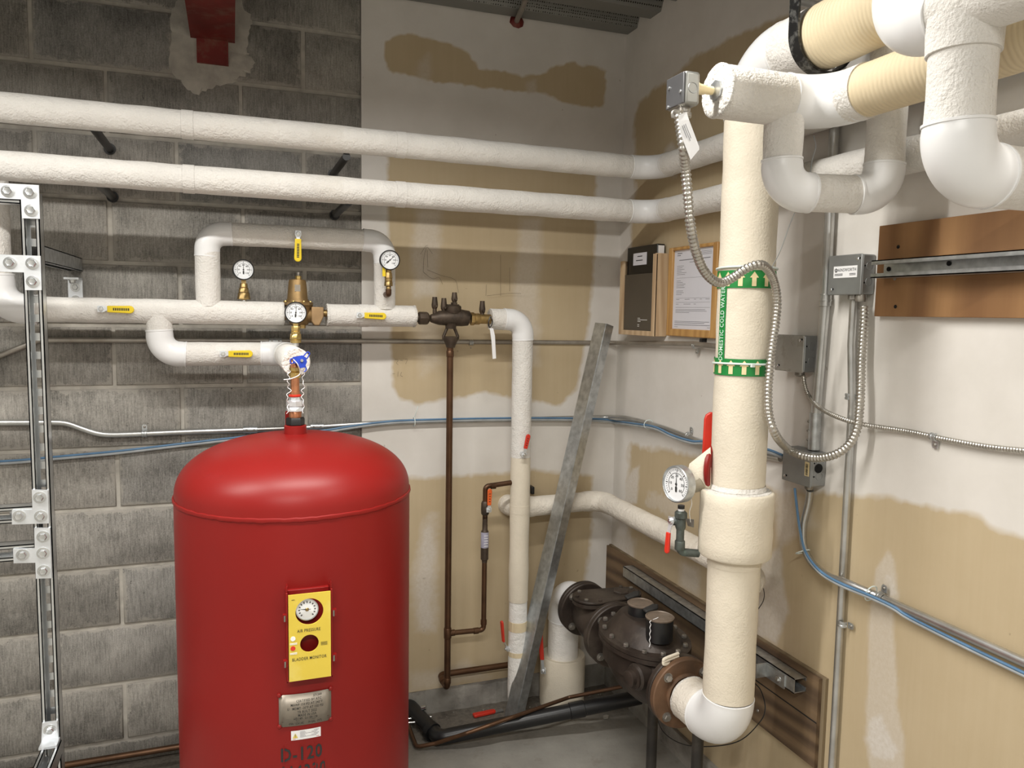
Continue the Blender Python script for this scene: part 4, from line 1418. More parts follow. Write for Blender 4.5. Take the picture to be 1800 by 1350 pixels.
# copper drain line below it
xcu = X(790.5) + .0025
cu = thing('copper_drain_pipe', 'long thin brown copper pipe dropping from the backflow funnel to the curb', 'pipe', (xcu, YM, .16))
q = MB(); zb1 = Z(1210, 785)
q.tube(fillet([(xcu, YM, Z(611)), (xcu, YM, zb1), (xcu, -.045, zb1 + .004), (-.38, -.045, zb1 + .002)], .018, 6), .0118, 18)
mk('pipe', q, M['cu'], cu)
for zc_, h, r_ in ((Z(622), .012, .0135), (Z(1113, 785), .020, .0142), (zb1 + .03, .012, .0140)):
    q = MB(); q.lathe([(r_ * .9, zc_ - h), (r_, zc_ - h + .002), (r_, zc_ + h - .002), (r_ * .9, zc_ + h)], (xcu, YM, 0), seg=18); mk('fitting', q, M['cu'], cu)
for a, b in (((xcu, -.045, zb1 + .004), 0),):
    q = MB(); q.lathe([(.0125, -.014), (.014, -.012), (.014, .012), (.0125, .014)], (xcu, -.09, zb1 + .003), (0, 1, 0), 16); mk('fitting', q, M['cu'], cu)
# bypass branch with strainer and orange lever
Y2 = YM
Zp = lambda px, py: P(px, py, y=Y2)
b0, b1, b2, b3 = Zp(790, 1113), Zp(850, 1107), Zp(852, 855), Zp(900, 848)
bb = thing('copper_branch_pipe', 'thin copper branch pipe beside the long drain pipe with printed filter and orange lever', 'pipe', (b1.x, Y2, b1.z))
q = MB(); q.tube(fillet([(xcu + .012, Y2, b0.z), (b1.x, Y2, b1.z), (b1.x, Y2, Zp(850, 985).z)], .014, 6), .0095, 16); mk('pipe', q, M['cu'], bb)
q = MB(); q.tube(fillet([(b1.x, Y2, Zp(850, 912).z), (b1.x, Y2, b2.z), (xv - .03, Y2, b3.z)], .014, 6), .0095, 16); mk('pipe', q, M['cu'], bb)
for p_, ax in (((xcu + .018, Y2, b0.z), (1, 0, 0)), ((b1.x - .03, Y2, b1.z), (1, 0, 0)), ((b1.x, Y2, b1.z + .03), (0, 0, 1)), ((b1.x + .03, Y2, b2.z), (1, 0, 0))):
    q = MB(); q.lathe([(.010, -.010), (.0117, -.009), (.0117, .009), (.010, .010)], p_, ax, 16); mk('fitting', q, M['cu'], bb)
zf0, zf1 = Zp(850, 983).z, Zp(851, 936).z; zv0_ = Zp(852, 893).z
q = MB(); q.lathe([(.0095, zv0_ - .03), (.0095, zf1)], (b1.x, Y2, 0), seg=16); q.lathe([(.010, zf0 - .012), (.011, zf0 - .002), (.0145, zf0), (.0145, zf1), (.013, zf1 + .006), (.010, zf1 + .010), (.010, zf1 + .03)], (b1.x, Y2, 0), seg=24); mk('filter_body', q, M['dkbronze'], bb)
q = MB(); zp0, zp1 = Zp(850, 962).z, Zp(850, 935).z
q.lathe([(.0148, zp0), (.0150, zp0 + .001), (.0150, zp1 - .001), (.0148, zp1)], (b1.x, Y2, 0), seg=24, cap=False); fl_ = mk('filter_label', q, simple('mauve_label', (.36, .35, .44), .5, 0, .2, 60), bb)
q = MB()
for k in range(5):
    z = zp0 + (zp1 - zp0) * (k + .7) / 6
    q.prism([(-.008, 0), (.008, 0), (.008, .0022), (-.008, .0022)], (b1.x, Y2 - .0152, z), (1, 0, 0), (0, 0, 1), (0, -1, 0), .0002)
mk('label_lines', q, M['white'], fl_, smooth=False)
zv0 = Zp(852, 893).z
q = MB(); q.lathe([(.012, zv0 - .026), (.0155, zv0 - .020), (.0165, zv0), (.0155, zv0 + .020), (.012, zv0 + .026)], (b1.x, Y2, 0), seg=8); mk('valve_body', q, M['dkbronze'], bb)
cc = Zp(857, 893); cc = Vector((b1.x + .006, Y2 - .026, zv0))
lever('ball_valve', 'orange lever ball valve on the thin copper branch pipe', cc, (.03, 0, 1), (0, -1, 0), .062, .017, 'orange', off=.012, neck=.016, text=4)
# red levers on the white riser and near the floor
cc = P(921, 799, y=YM - .058)
lever('ball_valve', 'red lever ball valve cut into the tall white riser pipe', cc, (.22, 0, 1), (0, -1, 0), .055, .017, 'redh', off=.022, neck=.022, text=4)
cc = P(892, 1140, y=YM - .005)
lever('ball_valve', 'red lever ball valve at the left of the white riser near the floor', cc + Vector((-.002, 0, 0)), (-.10, 0, 1), (-1, -.25, 0), .085, .016, 'redh', off=.022, neck=.030, crank=.012)
cc = P(955, 1180, y=YM - .02)
lever('ball_valve', 'red lever ball valve standing between leaning stud and the floor collar', cc, (-.10, 0, 1), (-.6, -1, 0), .11, .019, 'redh', off=.02, neck=.05, crank=.004)
# small black stub behind the riser
p = P(936, 862, y=-.05)
t = thing('black_plug', 'small black square plug on the drywall right of the white riser', 'plug', p)
q = MB(); q.box((p.x, -.034, p.z), (.014, .045, .03)); o = mk('plug', q, M['black'], t); bevel(o, .003)

# hanging service tag
p = P(862, 556, y=YM - .045)
t = thing('hang_tag', 'narrow white paper tag hanging at the cut pipe right of the backflow preventer', 'tag', p)
q = MB(); q.tube(catmull([p, p + Vector((-.008, -.004, -.022)), p + Vector((-.002, -.002, -.040)), p + Vector((.008, 0, -.02)), p], 6), .002, 8); mk('wire', q, M['black'], t)
a = [P(861, 577, y=YM - .05), P(867, 577, y=YM - .05), P(870, 590, y=YM - .05), P(872, 630, y=YM - .05), P(866, 631, y=YM - .05), P(864, 600, y=YM - .05)]
q = MB(); q.add(a + [v_ + Vector((0, .0006, 0)) for v_ in a], [(0, 1, 2, 5), (5, 2, 3, 4), (6, 11, 8, 7), (11, 10, 9, 8), (0, 6, 7, 1), (1, 7, 8, 2), (2, 8, 9, 3), (3, 9, 10, 4), (4, 10, 11, 5), (5, 11, 6, 0)])
mk('paper', q, M['white'], t, smooth=False)

# fittings between tank neck and branch pipe, with the blue lever and the seal wire
tf = thing('tank_valve_stack', 'copper, zinc and brass fittings on the tank neck below blue valve handle', 'fitting', (TX, TY, zn1 + .02))
Zt = lambda py: P(523, py, y=TY).z
zz0 = zn1 + .020
q = MB(); q.lathe([(.016, zz0), (.0165, zz0 + .003), (.0165, Zt(724)), (.015, Zt(722))], (TX, TY, 0), seg=24); mk('male_adapter', q, M['cub'], tf)
q = MB(); q.lathe([(.0165, Zt(723)), (.022, Zt(722)), (.022, Zt(716)), (.0195, Zt(714)), (.0225, Zt(713)), (.0225, Zt(705)), (.016, Zt(703)), (.0145, Zt(697))], (TX, TY, 0), seg=8); mk('union', q, M['zincp'], tf)
q = MB(); q.lathe([(.016, Zt(697)), (.017, Zt(696)), (.017, Zt(694)), (.014, Zt(693))], (TX, TY, 0), seg=24); mk('red_seal_ring', q, M['redh'], tf)
q = MB(); q.lathe([(.0115, Zt(694)), (.0115, Zt(662))], (TX, TY, 0), seg=24); q.lathe([(.0125, Zt(694)), (.0135, Zt(692)), (.0125, Zt(687))], (TX, TY, 0), seg=24); mk('copper_tube', q, M['cub'], tf)
q = MB(); q.lathe([(.0145, Zt(664)), (.0155, Zt(662)), (.0155, Zt(655)), (.012, Zt(653)), (.0145, Zt(652)), (.0145, Zt(646)), (.011, Zt(644))], (TX, TY, 0), seg=8); mk('brass_union', q, M['brassb'], tf)
zz1 = P(527, 636, y=TY).z
q = MB(); q.tube(fillet([(TX, TY, Zt(648)), (TX, TY, zz1), (xs, TY + .06, zb_), (xs, TY + .12, zb_)], .02, 6), .013, 18); mk('angle_body', q, M['cub'], tf)
q = MB()
bc = P(528, 634, y=TY - .022); bn = Vector((.15, -1, .1)).normalized(); bu, bv, bn = frame_of(bn)
q.prism([(-.020, .010), (.004, .014), (.014, .008), (.016, -.004), (.010, -.018), (-.002, -.020), (-.010, -.008), (-.020, -.006)], bc, bu, bv, bn, .006)
for loop in ([(-.018, .006), (-.026, .004), (-.026, -.006), (-.018, -.006)], [(.008, .012), (.018, .022), (.024, .018), (.016, .004)], [(.010, -.010), (.014, -.024), (.008, -.030)]):
    q.tube(catmull([bc + bu * a_ + bv * b_ + bn * .003 for a_, b_ in loop], 5), .0018, 8)
o = mk('blue_handle', q, M['blue'], tf); bevel(o, .001)
q = MB(); q.lathe([(.004, .005), (.004, .009)], bc + bu * .002, bn, 10); mk('handle_screw', q, M['zinc'], tf)
q = MB(); rn = random.Random(2)
for s in (-1, 1):
    pts = []
    for k in range(16):
        z = Zt(640) + (Zt(725) - Zt(640)) * k / 15
        pts.append((TX + s * (.017 + (.005 if k % 2 else -.002)) + rn.uniform(-.005, .005), TY - .016 + rn.uniform(-.006, .004), z))
    q.tube(catmull(pts, 4), .0009, 6)
q.tube(catmull([(TX - .03, TY - .02, Zt(666)), (TX - .01, TY - .022, Zt(664)), (TX + .012, TY - .02, Zt(656)), (TX + .006, TY - .03, Zt(640)), (TX - .006, TY - .03, Zt(630))], 5), .0013, 6)
mk('seal_wire', q, M['white'], tf)

# ------------------------------------------------------------------ iron valve train (check valve, meter body, flanges, registers)
AX = (0, -1, 0)
vt = thing('iron_valve_train', 'dark brown iron meter assembly with bolted covers along the right wall', 'valve', (VX, -.6, ZA))


def flange(y, r, t, mat, nb=4, br=None, face=-1, hub=.055, raised=True):
    q = MB()
    q.lathe([(hub, 0), (r - .003, 0), (r, .003), (r, t - .003), (r - .003, t), (hub, t)], (VX, y, ZA), AX, 56)
    if raised: q.lathe([(r * .60, t), (r * .60, t + .006), (r * .54, t + .010), (hub * 1.05, t + .010)], (VX, y, ZA), AX, 48, cap=False)
    f = mk('flange', q, M[mat], vt)
    br = br or r * .80
    for k in range(nb):
        a = 2 * PI * (k + .5) / nb
        c = (VX + br * math.cos(a), y - t, ZA + br * math.sin(a))
        q = MB(); q.hexbolt(c, AX, .0115, .011, .014)
        mk('flange_bolt', q, M['bolt'], f)
        q = MB(); q.hexbolt((c[0], y, c[2]), (0, 1, 0), .0115, .011)
        mk('flange_nut', q, M['bolt'], f)
    return f


flange(-.262, .100, .020, 'iron', 4)
flange(-.300 + .017, .100, .017, 'iron', 4, raised=False)
flange(-.512, .112, .018, 'iron', 4, raised=False)
flange(-.532, .112, .018, 'iron', 4, raised=False)
flange(-.925, .105, .020, 'iron', 4, raised=False)
f_ = flange(-.948, .105, .022, 'ironr', 4)
# check-valve body
q = MB()
q.tube([(VX, -.30, ZA), (VX, -.33, ZA), (VX, -.40, ZA), (VX, -.48, ZA), (VX, -.512, ZA)], [.060, .070, .082, .074, .062], 40)
q.lathe([(.070, -.0), (.066, .05), (.066, .072)], (VX, -.40, ZA), (0, 0, 1), 36)
q.box((VX + .09, -.40, ZA + .03), (.12, .085, .08))
mk('check_body', q, M['iron'], vt, ang=50)
# its flat cover: rounded lozenge of two lobes
def lozenge(y0, y1, r0, r1, n=22):
    out = []
    for k in range(n + 1):
        a = PI * .5 * -1 + PI * k / n          # near lobe
        out.append((y1 + -r1 * math.cos(a) * 1, r1 * math.sin(a)))
    for k in range(n + 1):
        a = PI * .5 + PI * k / n
        out.append((y0 - r0 * math.cos(a), r0 * math.sin(a)))
    return out
zc1_ = ZA + .082
pl_ = lozenge(VX + .115, VX - .03, .052, .068)      # along X, across the pipe axis
q = MB(); q.prism(pl_, (0, -.40, zc1_ - .012), (1, 0, 0), (0, 1, 0), (0, 0, 1), .012)
mk('cover_flange', q, M['iron'], vt, ang=30)
q = MB(); q.prism(pl_, (0, -.40, zc1_ + .0015), (1, 0, 0), (0, 1, 0), (0, 0, 1), .010)
cv = mk('top_cover', q, M['iron'], vt, ang=30); bevel(cv, .003)
for i in range(0, len(pl_), 6):
    a, b = pl_[i]
    xc, yc = (a - (VX + .04)) * .88 + .04, -.40 + b * .84
    q = MB(); q.hexbolt((VX + xc, yc, zc1_ + .011), (0, 0, 1), .0075, .007); mk('cover_bolt', q, M['bolt'] if i % 12 else M['iron'], cv)
q = MB(); q.lathe([(.030, 0), (.030, .006), (.027, .009), (.012, .010)], (VX + .09, -.40, zc1_ + .011), (0, 0, 1), 6); mk('cover_boss', q, M['iron'], cv)
# meter body: pear-shaped iron casting, wide lid carrying two registers
YC = -.725
zl_ = ZA + .072
q = MB()
q.tube([(VX, -.548, ZA), (VX, -.58, ZA - .006), (VX, -.64, ZA - .012), (VX, -.72, ZA - .018), (VX, -.80, ZA - .014), (VX, -.88, ZA - .004), (VX, -.925, ZA)],
       [.060, .068, .088, .100, .098, .078, .060], 44)
q.prism([(YC + .165 * math.cos(a) , .118 * math.sin(a)) for a in [2 * PI * k / 40 for k in range(40)]], (VX, 0, ZA - .01), (0, 1, 0), (1, 0, 0), (0, 0, 1), .068)
mk('meter_body', q, M['iron'], vt, ang=50)
oval = [(YC + .185 * math.cos(a), .132 * math.sin(a)) for a in [2 * PI * k / 48 for k in range(48)]]
q = MB(); q.prism(oval, (VX, 0, zl_ - .016), (0, 1, 0), (1, 0, 0), (0, 0, 1), .014); mk('body_rim', q, M['iron'], vt, ang=30)
q = MB(); q.prism(oval, (VX, 0, zl_), (0, 1, 0), (1, 0, 0), (0, 0, 1), .012)
vs = []
K = 48
for (s_, h_) in ((.82, .012), (.56, .066), (.46, .074)):
    for k in range(K):
        a = 2 * PI * k / K
        vs.append((VX + .132 * s_ * math.sin(a), YC + .185 * s_ * math.cos(a), zl_ + h_))
q.add(vs, [(r_ * K + k, r_ * K + (k + 1) % K, (r_ + 1) * K + (k + 1) % K, (r_ + 1) * K + k) for r_ in range(2) for k in range(K)] + [tuple(2 * K + k for k in range(K))])
lid = mk('meter_cover', q, M['iron'], vt, ang=30)
for k in range(14):
    a = 2 * PI * (k + .5) / 14
    q = MB(); q.hexbolt((VX + .115 * math.sin(a), YC + .166 * math.cos(a), zl_ + .012), (0, 0, 1), .0085, .011)
    mk('cover_bolt', q, M['bolt'], lid)
# registers
r1c = P(1160, 1083, x=VX - .01); r2c = P(1126, 1059, x=VX - .008)
for c, rr_, lab in ((r1c, .043, 'near'), (r2c, .041, 'far')):
    zt0 = c.z
    q = MB(); q.lathe([(rr_ * .96, zl_ + .04), (rr_ * .96, zt0 - .006), (rr_, zt0 - .004)], (c.x, c.y, 0), seg=40)
    rg = mk('register', q, M['black'], vt)
    q = MB(); q.lathe([(rr_, zt0 - .006), (rr_ * 1.03, zt0 - .004), (rr_ * 1.03, zt0 - .001), (rr_ * .94, zt0 + .001), (rr_ * .90, zt0 - .001), (.001, zt0)], (c.x, c.y, 0), seg=40)
    mk('register_lid', q, simple('dusty_brown_lid', (.20, .155, .12), .45, .3, .25, 30, dirt=((.32, .28, .24), .6), dirt_s=14), rg)
q = MB(); pts = [(r1c.x - .012, r1c.y - .01, r1c.z + .001)]
for k in range(9): pts.append((r1c.x - .012 - .031 * 1 + (.0015 if k % 2 else -.0015), r1c.y - .018, r1c.z - .004 - k * .010))
q.tube(catmull(pts, 4), .0013, 6); mk('seal_wire', q, M['white'], vt)
for c, sgn in ((r1c, 1), (r2c, 1)):
    q = MB()
    q.prism([(-.03, -.012), (.02, -.016), (.034, .0), (.02, .014), (-.03, .010)], (c.x + .002, c.y + .058, c.z - .002), (.9, .2, .1), (-.1, .9, .1), (0, 0, 1), .010)
    o = mk('rubber_flap', q, M['rubber'], vt); bevel(o, .004)
# side boss
bs = P(1120, 1192, x=VX - .10)
q = MB(); q.lathe([(.042, -.06), (.040, .012), (.033, .018), (.033, .024), (.024, .026), (.024, .040), (.021, .042)], (bs.x + .012, bs.y + .01, bs.z), (-1, -.15, 0), 32); mk('side_port', q, M['iron'], vt)
# folded cloth under the flange
q = MB(); cc = P(1185, 1163, x=VX - .03)
for k, (w_, h_) in enumerate(((.052, .006), (.046, .014))):
    pts = [cc + Vector((-.03 + .0, -.0, .0)) + Vector(v_) for v_ in ((.05, .01, .004 + h_), (0, 0, h_), (-.006, 0, h_ * .4), (0, 0, -.004 + k * .002), (.05, .01, -.006))]
    path = catmull(pts, 5)
    for dy in (0,):
        q.tube(path, .0045, 8)
mk('cloth_roll', q, M['cream'], vt)
# support legs
for (px_, py_, dy) in ((1146, 1300, 0), (1226, 1320, 0)):
    p = P(px_, py_, x=VX + .0)
    q = MB(); q.tube([(VX, p.y, 0.004), (VX, p.y, ZA - (.09 if px_ < 1200 else .07))], .0165, 20); q.lathe([(.05, 0), (.05, .006), (.02, .008)], (VX, p.y, 0), seg=24)
    mk('support_leg', q, M['ironp'], vt)

# loose black wire below the flange and up beside the riser
t = thing('loose_wire', 'thin black wire looping below the brown flange and behind the riser', 'cable', P(1240, 1270, x=-.1))
q = MB()
q.tube(catmull([P(1150, 1245, x=-.17), P(1165, 1285, x=-.15), P(1200, 1308, x=-.13), P(1250, 1312, x=-.11), P(1300, 1302, x=-.10), P(1335, 1270, x=-.09), P(1345, 1245, x=-.08), P(1338, 1215, x=-.07), P(1326, 1200, x=-.06)], 8), .0016, 6)
q.tube(catmull([P(1330, 1010, x=-.05), P(1342, 1035, x=-.04), P(1342, 1055, x=-.04), P(1330, 1075, x=-.05)], 8), .0012, 6)
mk('wire', q, M['black'], t)

# ------------------------------------------------------------------ pipes on the floor
ab = thing('black_floor_pipe', 'black plastic drain pipe lying on the floor in front of the stud', 'pipe', (-.5, -.25, .03))
a0, a1, a2 = P(722, 1243, z=.045), P(772, 1297, z=.032), P(1125, 1225, x=-.060)
q = MB(); q.tube(fillet([(a0.x - .06, a0.y + .06, .045), (a0.x, a0.y, .045), a1, a2], [.03, .04], 6), .027, 28); mk('pipe', q, M['black'], ab)
j = a1.lerp(a2, .64)
d_ = (a2 - a1).normalized()
q = MB(); q.tube([j, j + d_ * .002, j + d_ * .055, j + d_ * .057], [.027, .0300, .0300, .027], 28); mk('coupling', q, M['black'], ab)
q = MB(); c0 = a1 + Vector((-.012, .03, 0)); q.tube([c0 + Vector((-.008, .03, .002)), c0 + Vector((.0, .01, 0))], .034, 24); mk('hub', q, M['black'], ab)
c0 = P(738, 1245, z=.06); q = MB(); q.lathe([(.006, -.01), (.009, -.008), (.009, .01)], c0 + Vector((.01, -.02, .01)), (1, -.5, .3), 10); mk('clamp_screw', q, M['chrome'], ab)
t = thing('chrome_rods', 'short chrome rods poking out past the tank above the floor', 'rod', P(745, 1268, z=.03))
for py in (1261, 1268):
    a = P(722, py, z=.03); b = P(758, py - 1, z=.03)
    q = MB(); q.tube([a + Vector((-.05, 0, 0)), b], .004, 12); mk('rod', q, M['chrome'], t)
ct = thing('copper_floor_tube', 'bare copper tube running across the floor over the black drain pipe', 'pipe', (-.5, -.25, .06))
q = MB(); q.tube(fillet([P(700, 1225, z=.05), P(716, 1270, z=.02), P(732, 1313, z=.014), P(765, 1307, z=.026), P(820, 1289, z=.072), P(860, 1275, z=.095), P(900, 1261, z=.108), P(1000, 1226, z=.125), P(1112, 1203, x=-.11)], .02, 5), .0072, 14)
mk('tube', q, M['cu'], ct)
sr = thing('floor_valve_handle', 'red vinyl valve handle lying flat on the floor beside the leaning stud', 'handle', P(855, 1254, z=.01))
a = P(832, 1258, z=.008); b = P(874, 1249, z=.008)
q = MB(); u = (b - a).normalized(); s = Vector((-u.y, u.x, 0))
q.prism([(0, -.012), (.0, .012), (.085, .011), (.093, .006), (.093, -.006), (.085, -.011)], a - Vector((0, 0, .006)), u, s, (0, 0, 1), .012); o = mk('grip', q, M['redh'], sr); bevel(o, .004, 3)
q = MB(); q.prism([(.09, -.008), (.09, .008), (.125, .008), (.125, -.008)], a - Vector((0, 0, .004)), u, s, (0, 0, 1), .003); mk('tongue', q, M['galv'], sr)
# copper and black lines at the foot of the block wall, left
lc = thing('copper_wall_tube', 'long copper tube along the foot of the block wall left of the tank', 'pipe', (-1.8, -.1, .03))
a, b = P(110, 1346, y=-.10), P(306, 1314, y=-.10)
q = MB(); q.tube([(a.x - 1.0, -.10, a.z), (b.x + .35, -.10, b.z)], .0105, 14); mk('tube', q, M['cu'], lc)
lk = thing('black_wall_tube', 'thin black tube just below the copper tube at the block wall', 'pipe', (-1.8, -.13, .012))
q = MB(); q.tube([(a.x - 1.0, -.15, .012), (b.x + .35, -.15, .012)], .0085, 12); mk('tube', q, M['black'], lk)
# debris
rn = random.Random(11)
q = MB()
for k in range(90):
    px = rn.uniform(770, 1160); py = rn.uniform(1225, 1262) - (px - 770) * .03
    p = P(px, py, z=.0)
    if p.y > -.03 or abs(p.x - VX) < .105 and abs(p.y - YB) < .11: continue
    s = rn.uniform(.0015, .006)
    q.box((p.x, p.y, s * .4), (s, s * rn.uniform(.6, 1.5), s * .8), Matrix.Rotation(rn.uniform(0, 3), 3, 'Z'))
tag(mk('floor_debris', q, M['conc'], None, kind='stuff'), 'crumbs of grit and plaster swept along the curb', 'debris')
t = thing('plaster_chip', 'pale chip of plaster on the floor below the valve train', 'debris', P(1065, 1260, z=0))
p = P(1065, 1262, z=0)
q = MB(); q.prism([(-.016, -.006), (.004, -.011), (.015, -.003), (.010, .008), (-.006, .010)], p, (.97, .2, 0), (-.2, .97, 0), (0, 0, 1), .009); o = mk('chip', q, M['mortar'], t); bevel(o, .003)

# ------------------------------------------------------------------ electrical conduit, boxes, flexible conduit
def conduit(name, label, pts, r, mat='emt', rad=.06, group=None, n=8, curve=False):
    path = catmull(pts, n) if curve else fillet(pts, rad, n)
    t = thing(name, label, 'conduit', path[0], group)
    q = MB(); q.tube(path, r, 16); mk('tube', q, M[mat], t)
    return t


def strap(parent, c, along, out_, side, r, mat='galv'):
    """one-hole strap: saddle over the tube and a screwed ear"""
    c = Vector(c); al = Vector(along).normalized(); ou = Vector(out_).normalized(); sd = Vector(side).normalized()
    q = MB(); K = 14; vs = []
    for w_, rr_ in ((-.008, r + .001), (-.007, r + .0028), (-.0025, r + .0028), (-.0015, r + .0018), (.0015, r + .0018), (.0025, r + .0028), (.007, r + .0028), (.008, r + .001)):
        for k in range(K + 1):
            a = -.25 + (PI + .25) * k / K
            vs.append(c + al * w_ + sd * math.cos(a) * rr_ + ou * math.sin(a) * rr_)
    q.add(vs, [(i * (K + 1) + k, i * (K + 1) + k + 1, (i + 1) * (K + 1) + k + 1, (i + 1) * (K + 1) + k) for i in range(7) for k in range(K)])
    b = c + sd * (r + .001) - ou * (r - .0005)
    q.prism([(-.008, 0), (-.008, .014), (-.005, .019), (.005, .019), (.008, .014), (.008, 0)], b, al, sd, ou, .002)
    o = mk('strap', q, M[mat], parent)
    q = MB(); q.lathe([(.004, .002), (.004, .0035), (.002, .005)], b + sd * .011, ou, 10); mk('strap_screw', q, M['bolt'], o)


def coupling(parent, a, b, r, name='coupling', mat='galv', screws=2, sdir=(0, -1, 0)):
    a, b = Vector(a), Vector(b); d = (b - a).normalized()
    q = MB(); q.tube([a, a + d * .001, b - d * .001, b], [r, r + .0025, r + .0025, r], 18)
    m_ = (a + b) / 2; q.tube([m_ - d * .002, m_ - d * .0018, m_ + d * .0018, m_ + d * .002], [r + .0025, r + .004, r + .004, r + .0025], 18, cap=False)
    o = mk(name, q, M[mat], parent)
    for k in range(screws):
        p = a.lerp(b, .25 + .5 * k / max(1, screws - 1)) + Vector(sdir) * (r + .002)
        q = MB(); q.lathe([(.003, 0), (.004, .002), (.003, .006)], p, sdir, 8); mk('set_screw', q, M['bolt'], o)


yc_ = -.016
A = lambda px, py: P(px, py, y=yc_)
zA1 = A(400, 599).z
t = conduit('level_conduit', 'upper thin steel conduit running level along back wall to the right wall', [A(-60, 660), A(-8, 628) , A(70, 597.5), (-1.0, yc_, zA1), (-.022, yc_, A(1040, 602.5).z), (-.022, -.6, P(1240, 606, x=-.022).z), (-.022, -1.05, P(1368, 621, x=-.022).z)],
            .0088, 'emtd', .05)
strap(t, A(828, 602), (1, 0, 0), (0, -1, 0), (0, 0, -1), .0088)
strap(t, P(1222, 607, x=-.02), (0, 1, 0), (-1, 0, 0), (0, 0, -1), .0088)
for px in (478, 490): 
    p = A(px, 600); q = MB(); q.lathe([(.004, 0), (.004, .004)], (p.x, p.y - .010, p.z), (0, -1, 0), 8); mk('set_screw', q, M['bolt'], t)
p = A(484, 600); coupling(t, (p.x - .022, yc_, p.z), (p.x + .022, yc_, p.z), .0088, screws=0)
B_ = [A(-60, 743), A(60, 743), A(95, 742.5), A(118, 744.5), A(143, 753), A(168, 761), A(192, 764), A(235, 763), A(330, 759), A(520, 752.5), A(640, 745), A(720, 741), A(870, 738), A(1000, 735),
      P(1060, 734, y=-.018), P(1084, 733.5, x=-.026), P(1110, 737, x=-.018), P(1165, 752, x=-.016), P(1230, 776, x=-.016), P(1300, 792, x=-.016), P(1372, 806, x=-.016)]
t = conduit('level_conduit', 'lower steel conduit with an s-bend left of the tank and blue cable tied to it', B_, .0098, 'emt', curve=True, n=5)
strap(t, A(254, 762.3), (1, 0, 0), (0, -1, 0), (0, 0, 1), .0098)
strap(t, P(1211, 766.5, x=-.012), (0, -1, -.22), (-1, 0, 0), (0, 0, 1), .0098)
for px in (440, 557):
    p = A(px, 755 if px < 500 else 749.5); coupling(t, (p.x - .024, yc_, p.z), (p.x + .024, yc_, p.z - .001), .0098, mat='galv', screws=2, sdir=(0, -1, 0))
# data cable pair
C1 = [P(-60, 814, y=-.012), P(30, 809, y=-.012), P(95, 803, y=-.012), P(200, 793.5, y=-.014), P(300, 782, y=-.014), P(400, 770.5, y=-.016), P(480, 762, y=-.02), P(560, 757.5, y=-.03), P(610, 750, y=-.034), P(660, 743, y=-.034), P(720, 738.5, y=-.034),
      P(870, 735, y=-.034), P(1000, 735, y=-.034), P(1060, 737, y=-.036), P(1082, 740, y=-.045), P(1112, 744, x=-.034), P(1150, 750, x=-.036), P(1180, 764, x=-.036), P(1215, 775, x=-.034), P(1240, 776, x=-.032), P(1300, 786, x=-.032), P(1345, 789, x=-.032), P(1376, 800, x=-.032)]
for nm, off, mt, lab in (('data_cable', 0, 'bluec', 'long blue data cable tied along the lower back wall conduit'), ('data_cable', -.0075, 'greyc', 'long grey data cable lying just below the blue one on the back wall')):
    tt = thing(nm, lab, 'cable', C1[3], 'data cables on the walls')
    q = MB(); q.tube(catmull([v_ + Vector((0, -.001 if off else 0, off)) for v_ in C1], 5), .0034 if not off else .0042, 8); mk('sheath', q, M[mt], tt)
for i, (px, py, xx, yy) in enumerate(((727, 741, None, -.018), (1143, 746, -.018, None))):
    p = P(px, py, x=xx, y=yy) if xx else P(px, py, y=yy)
    tt = thing('cable_tie', ('clear cable tie with long tail round the conduit left of the drain pipe', 'clear cable tie round conduit right of the leaning stud')[i], 'cable tie', p)
    al = Vector((1, 0, 0)) if yy else Vector((0, 1, 0)); ou = Vector((0, -1, 0)) if yy else Vector((-1, 0, 0))
    q = MB(); q.tube([p + ou * (.006 + .020 * math.cos(a)) + Vector((0, 0, 1)) * .017 * math.sin(a) for a in [2 * PI * k / 20 for k in range(21)]], .0016, 6)
    if i == 0: q.tube(catmull([p + ou * .01 + Vector((0, 0, .016)), p + ou * .02 + Vector((.004, 0, .035)), p + ou * .02 + Vector((.012, 0, .06))], 4), .0013, 6)
    mk('band', q, M['tie'], tt)

# vertical conduits on the right wall
x1 = -.020; y1 = P(1458.5, 383, x=x1).y
zb1_ = P(1428, 790, x=x1).z
t = conduit('riser_conduit', 'thick vertical steel conduit on the right wall above lower grey box', [(x1, y1 , 2.68), (x1, y1, 1.6), (x1, P(1429, 790, x=x1).y, zb1_)], .0128, 'emt', .1)
pz = P(1447, 528, x=x1); coupling(t, (x1, y1, pz.z - .016), (x1, y1, pz.z + .016), .0128, 'coupling', 'emt', 0)
pz = P(1432, 760, x=x1); coupling(t, (x1, pz.y, zb1_), (x1, pz.y, zb1_ + .10), .0128, 'connector', 'galv', 3, (-.5, .8, 0))
x2 = -.015; y2a = P(1499, 560, x=x2).y; y2b = P(1484, 950, x=x2).y
t = conduit('riser_conduit', 'slim vertical steel conduit from upper grey box down the right wall to the floor', [(x2, y2a, 1.63), (x2, y2a, 1.50), (x2, y2b, 1.35), (x2, P(1470, 1220, x=x2).y, .5), (x2, P(1462, 1340, x=x2).y, 0)], .0095, 'emt', .12)
strap(t, P(1481, 1096, x=x2), (0, 0, 1), (-1, 0, 0), (0, -1, 0), .0095)
strap(t, P(1494, 697, x=x2), (0, 0, 1), (-1, 0, 0), (0, -1, 0), .0095)
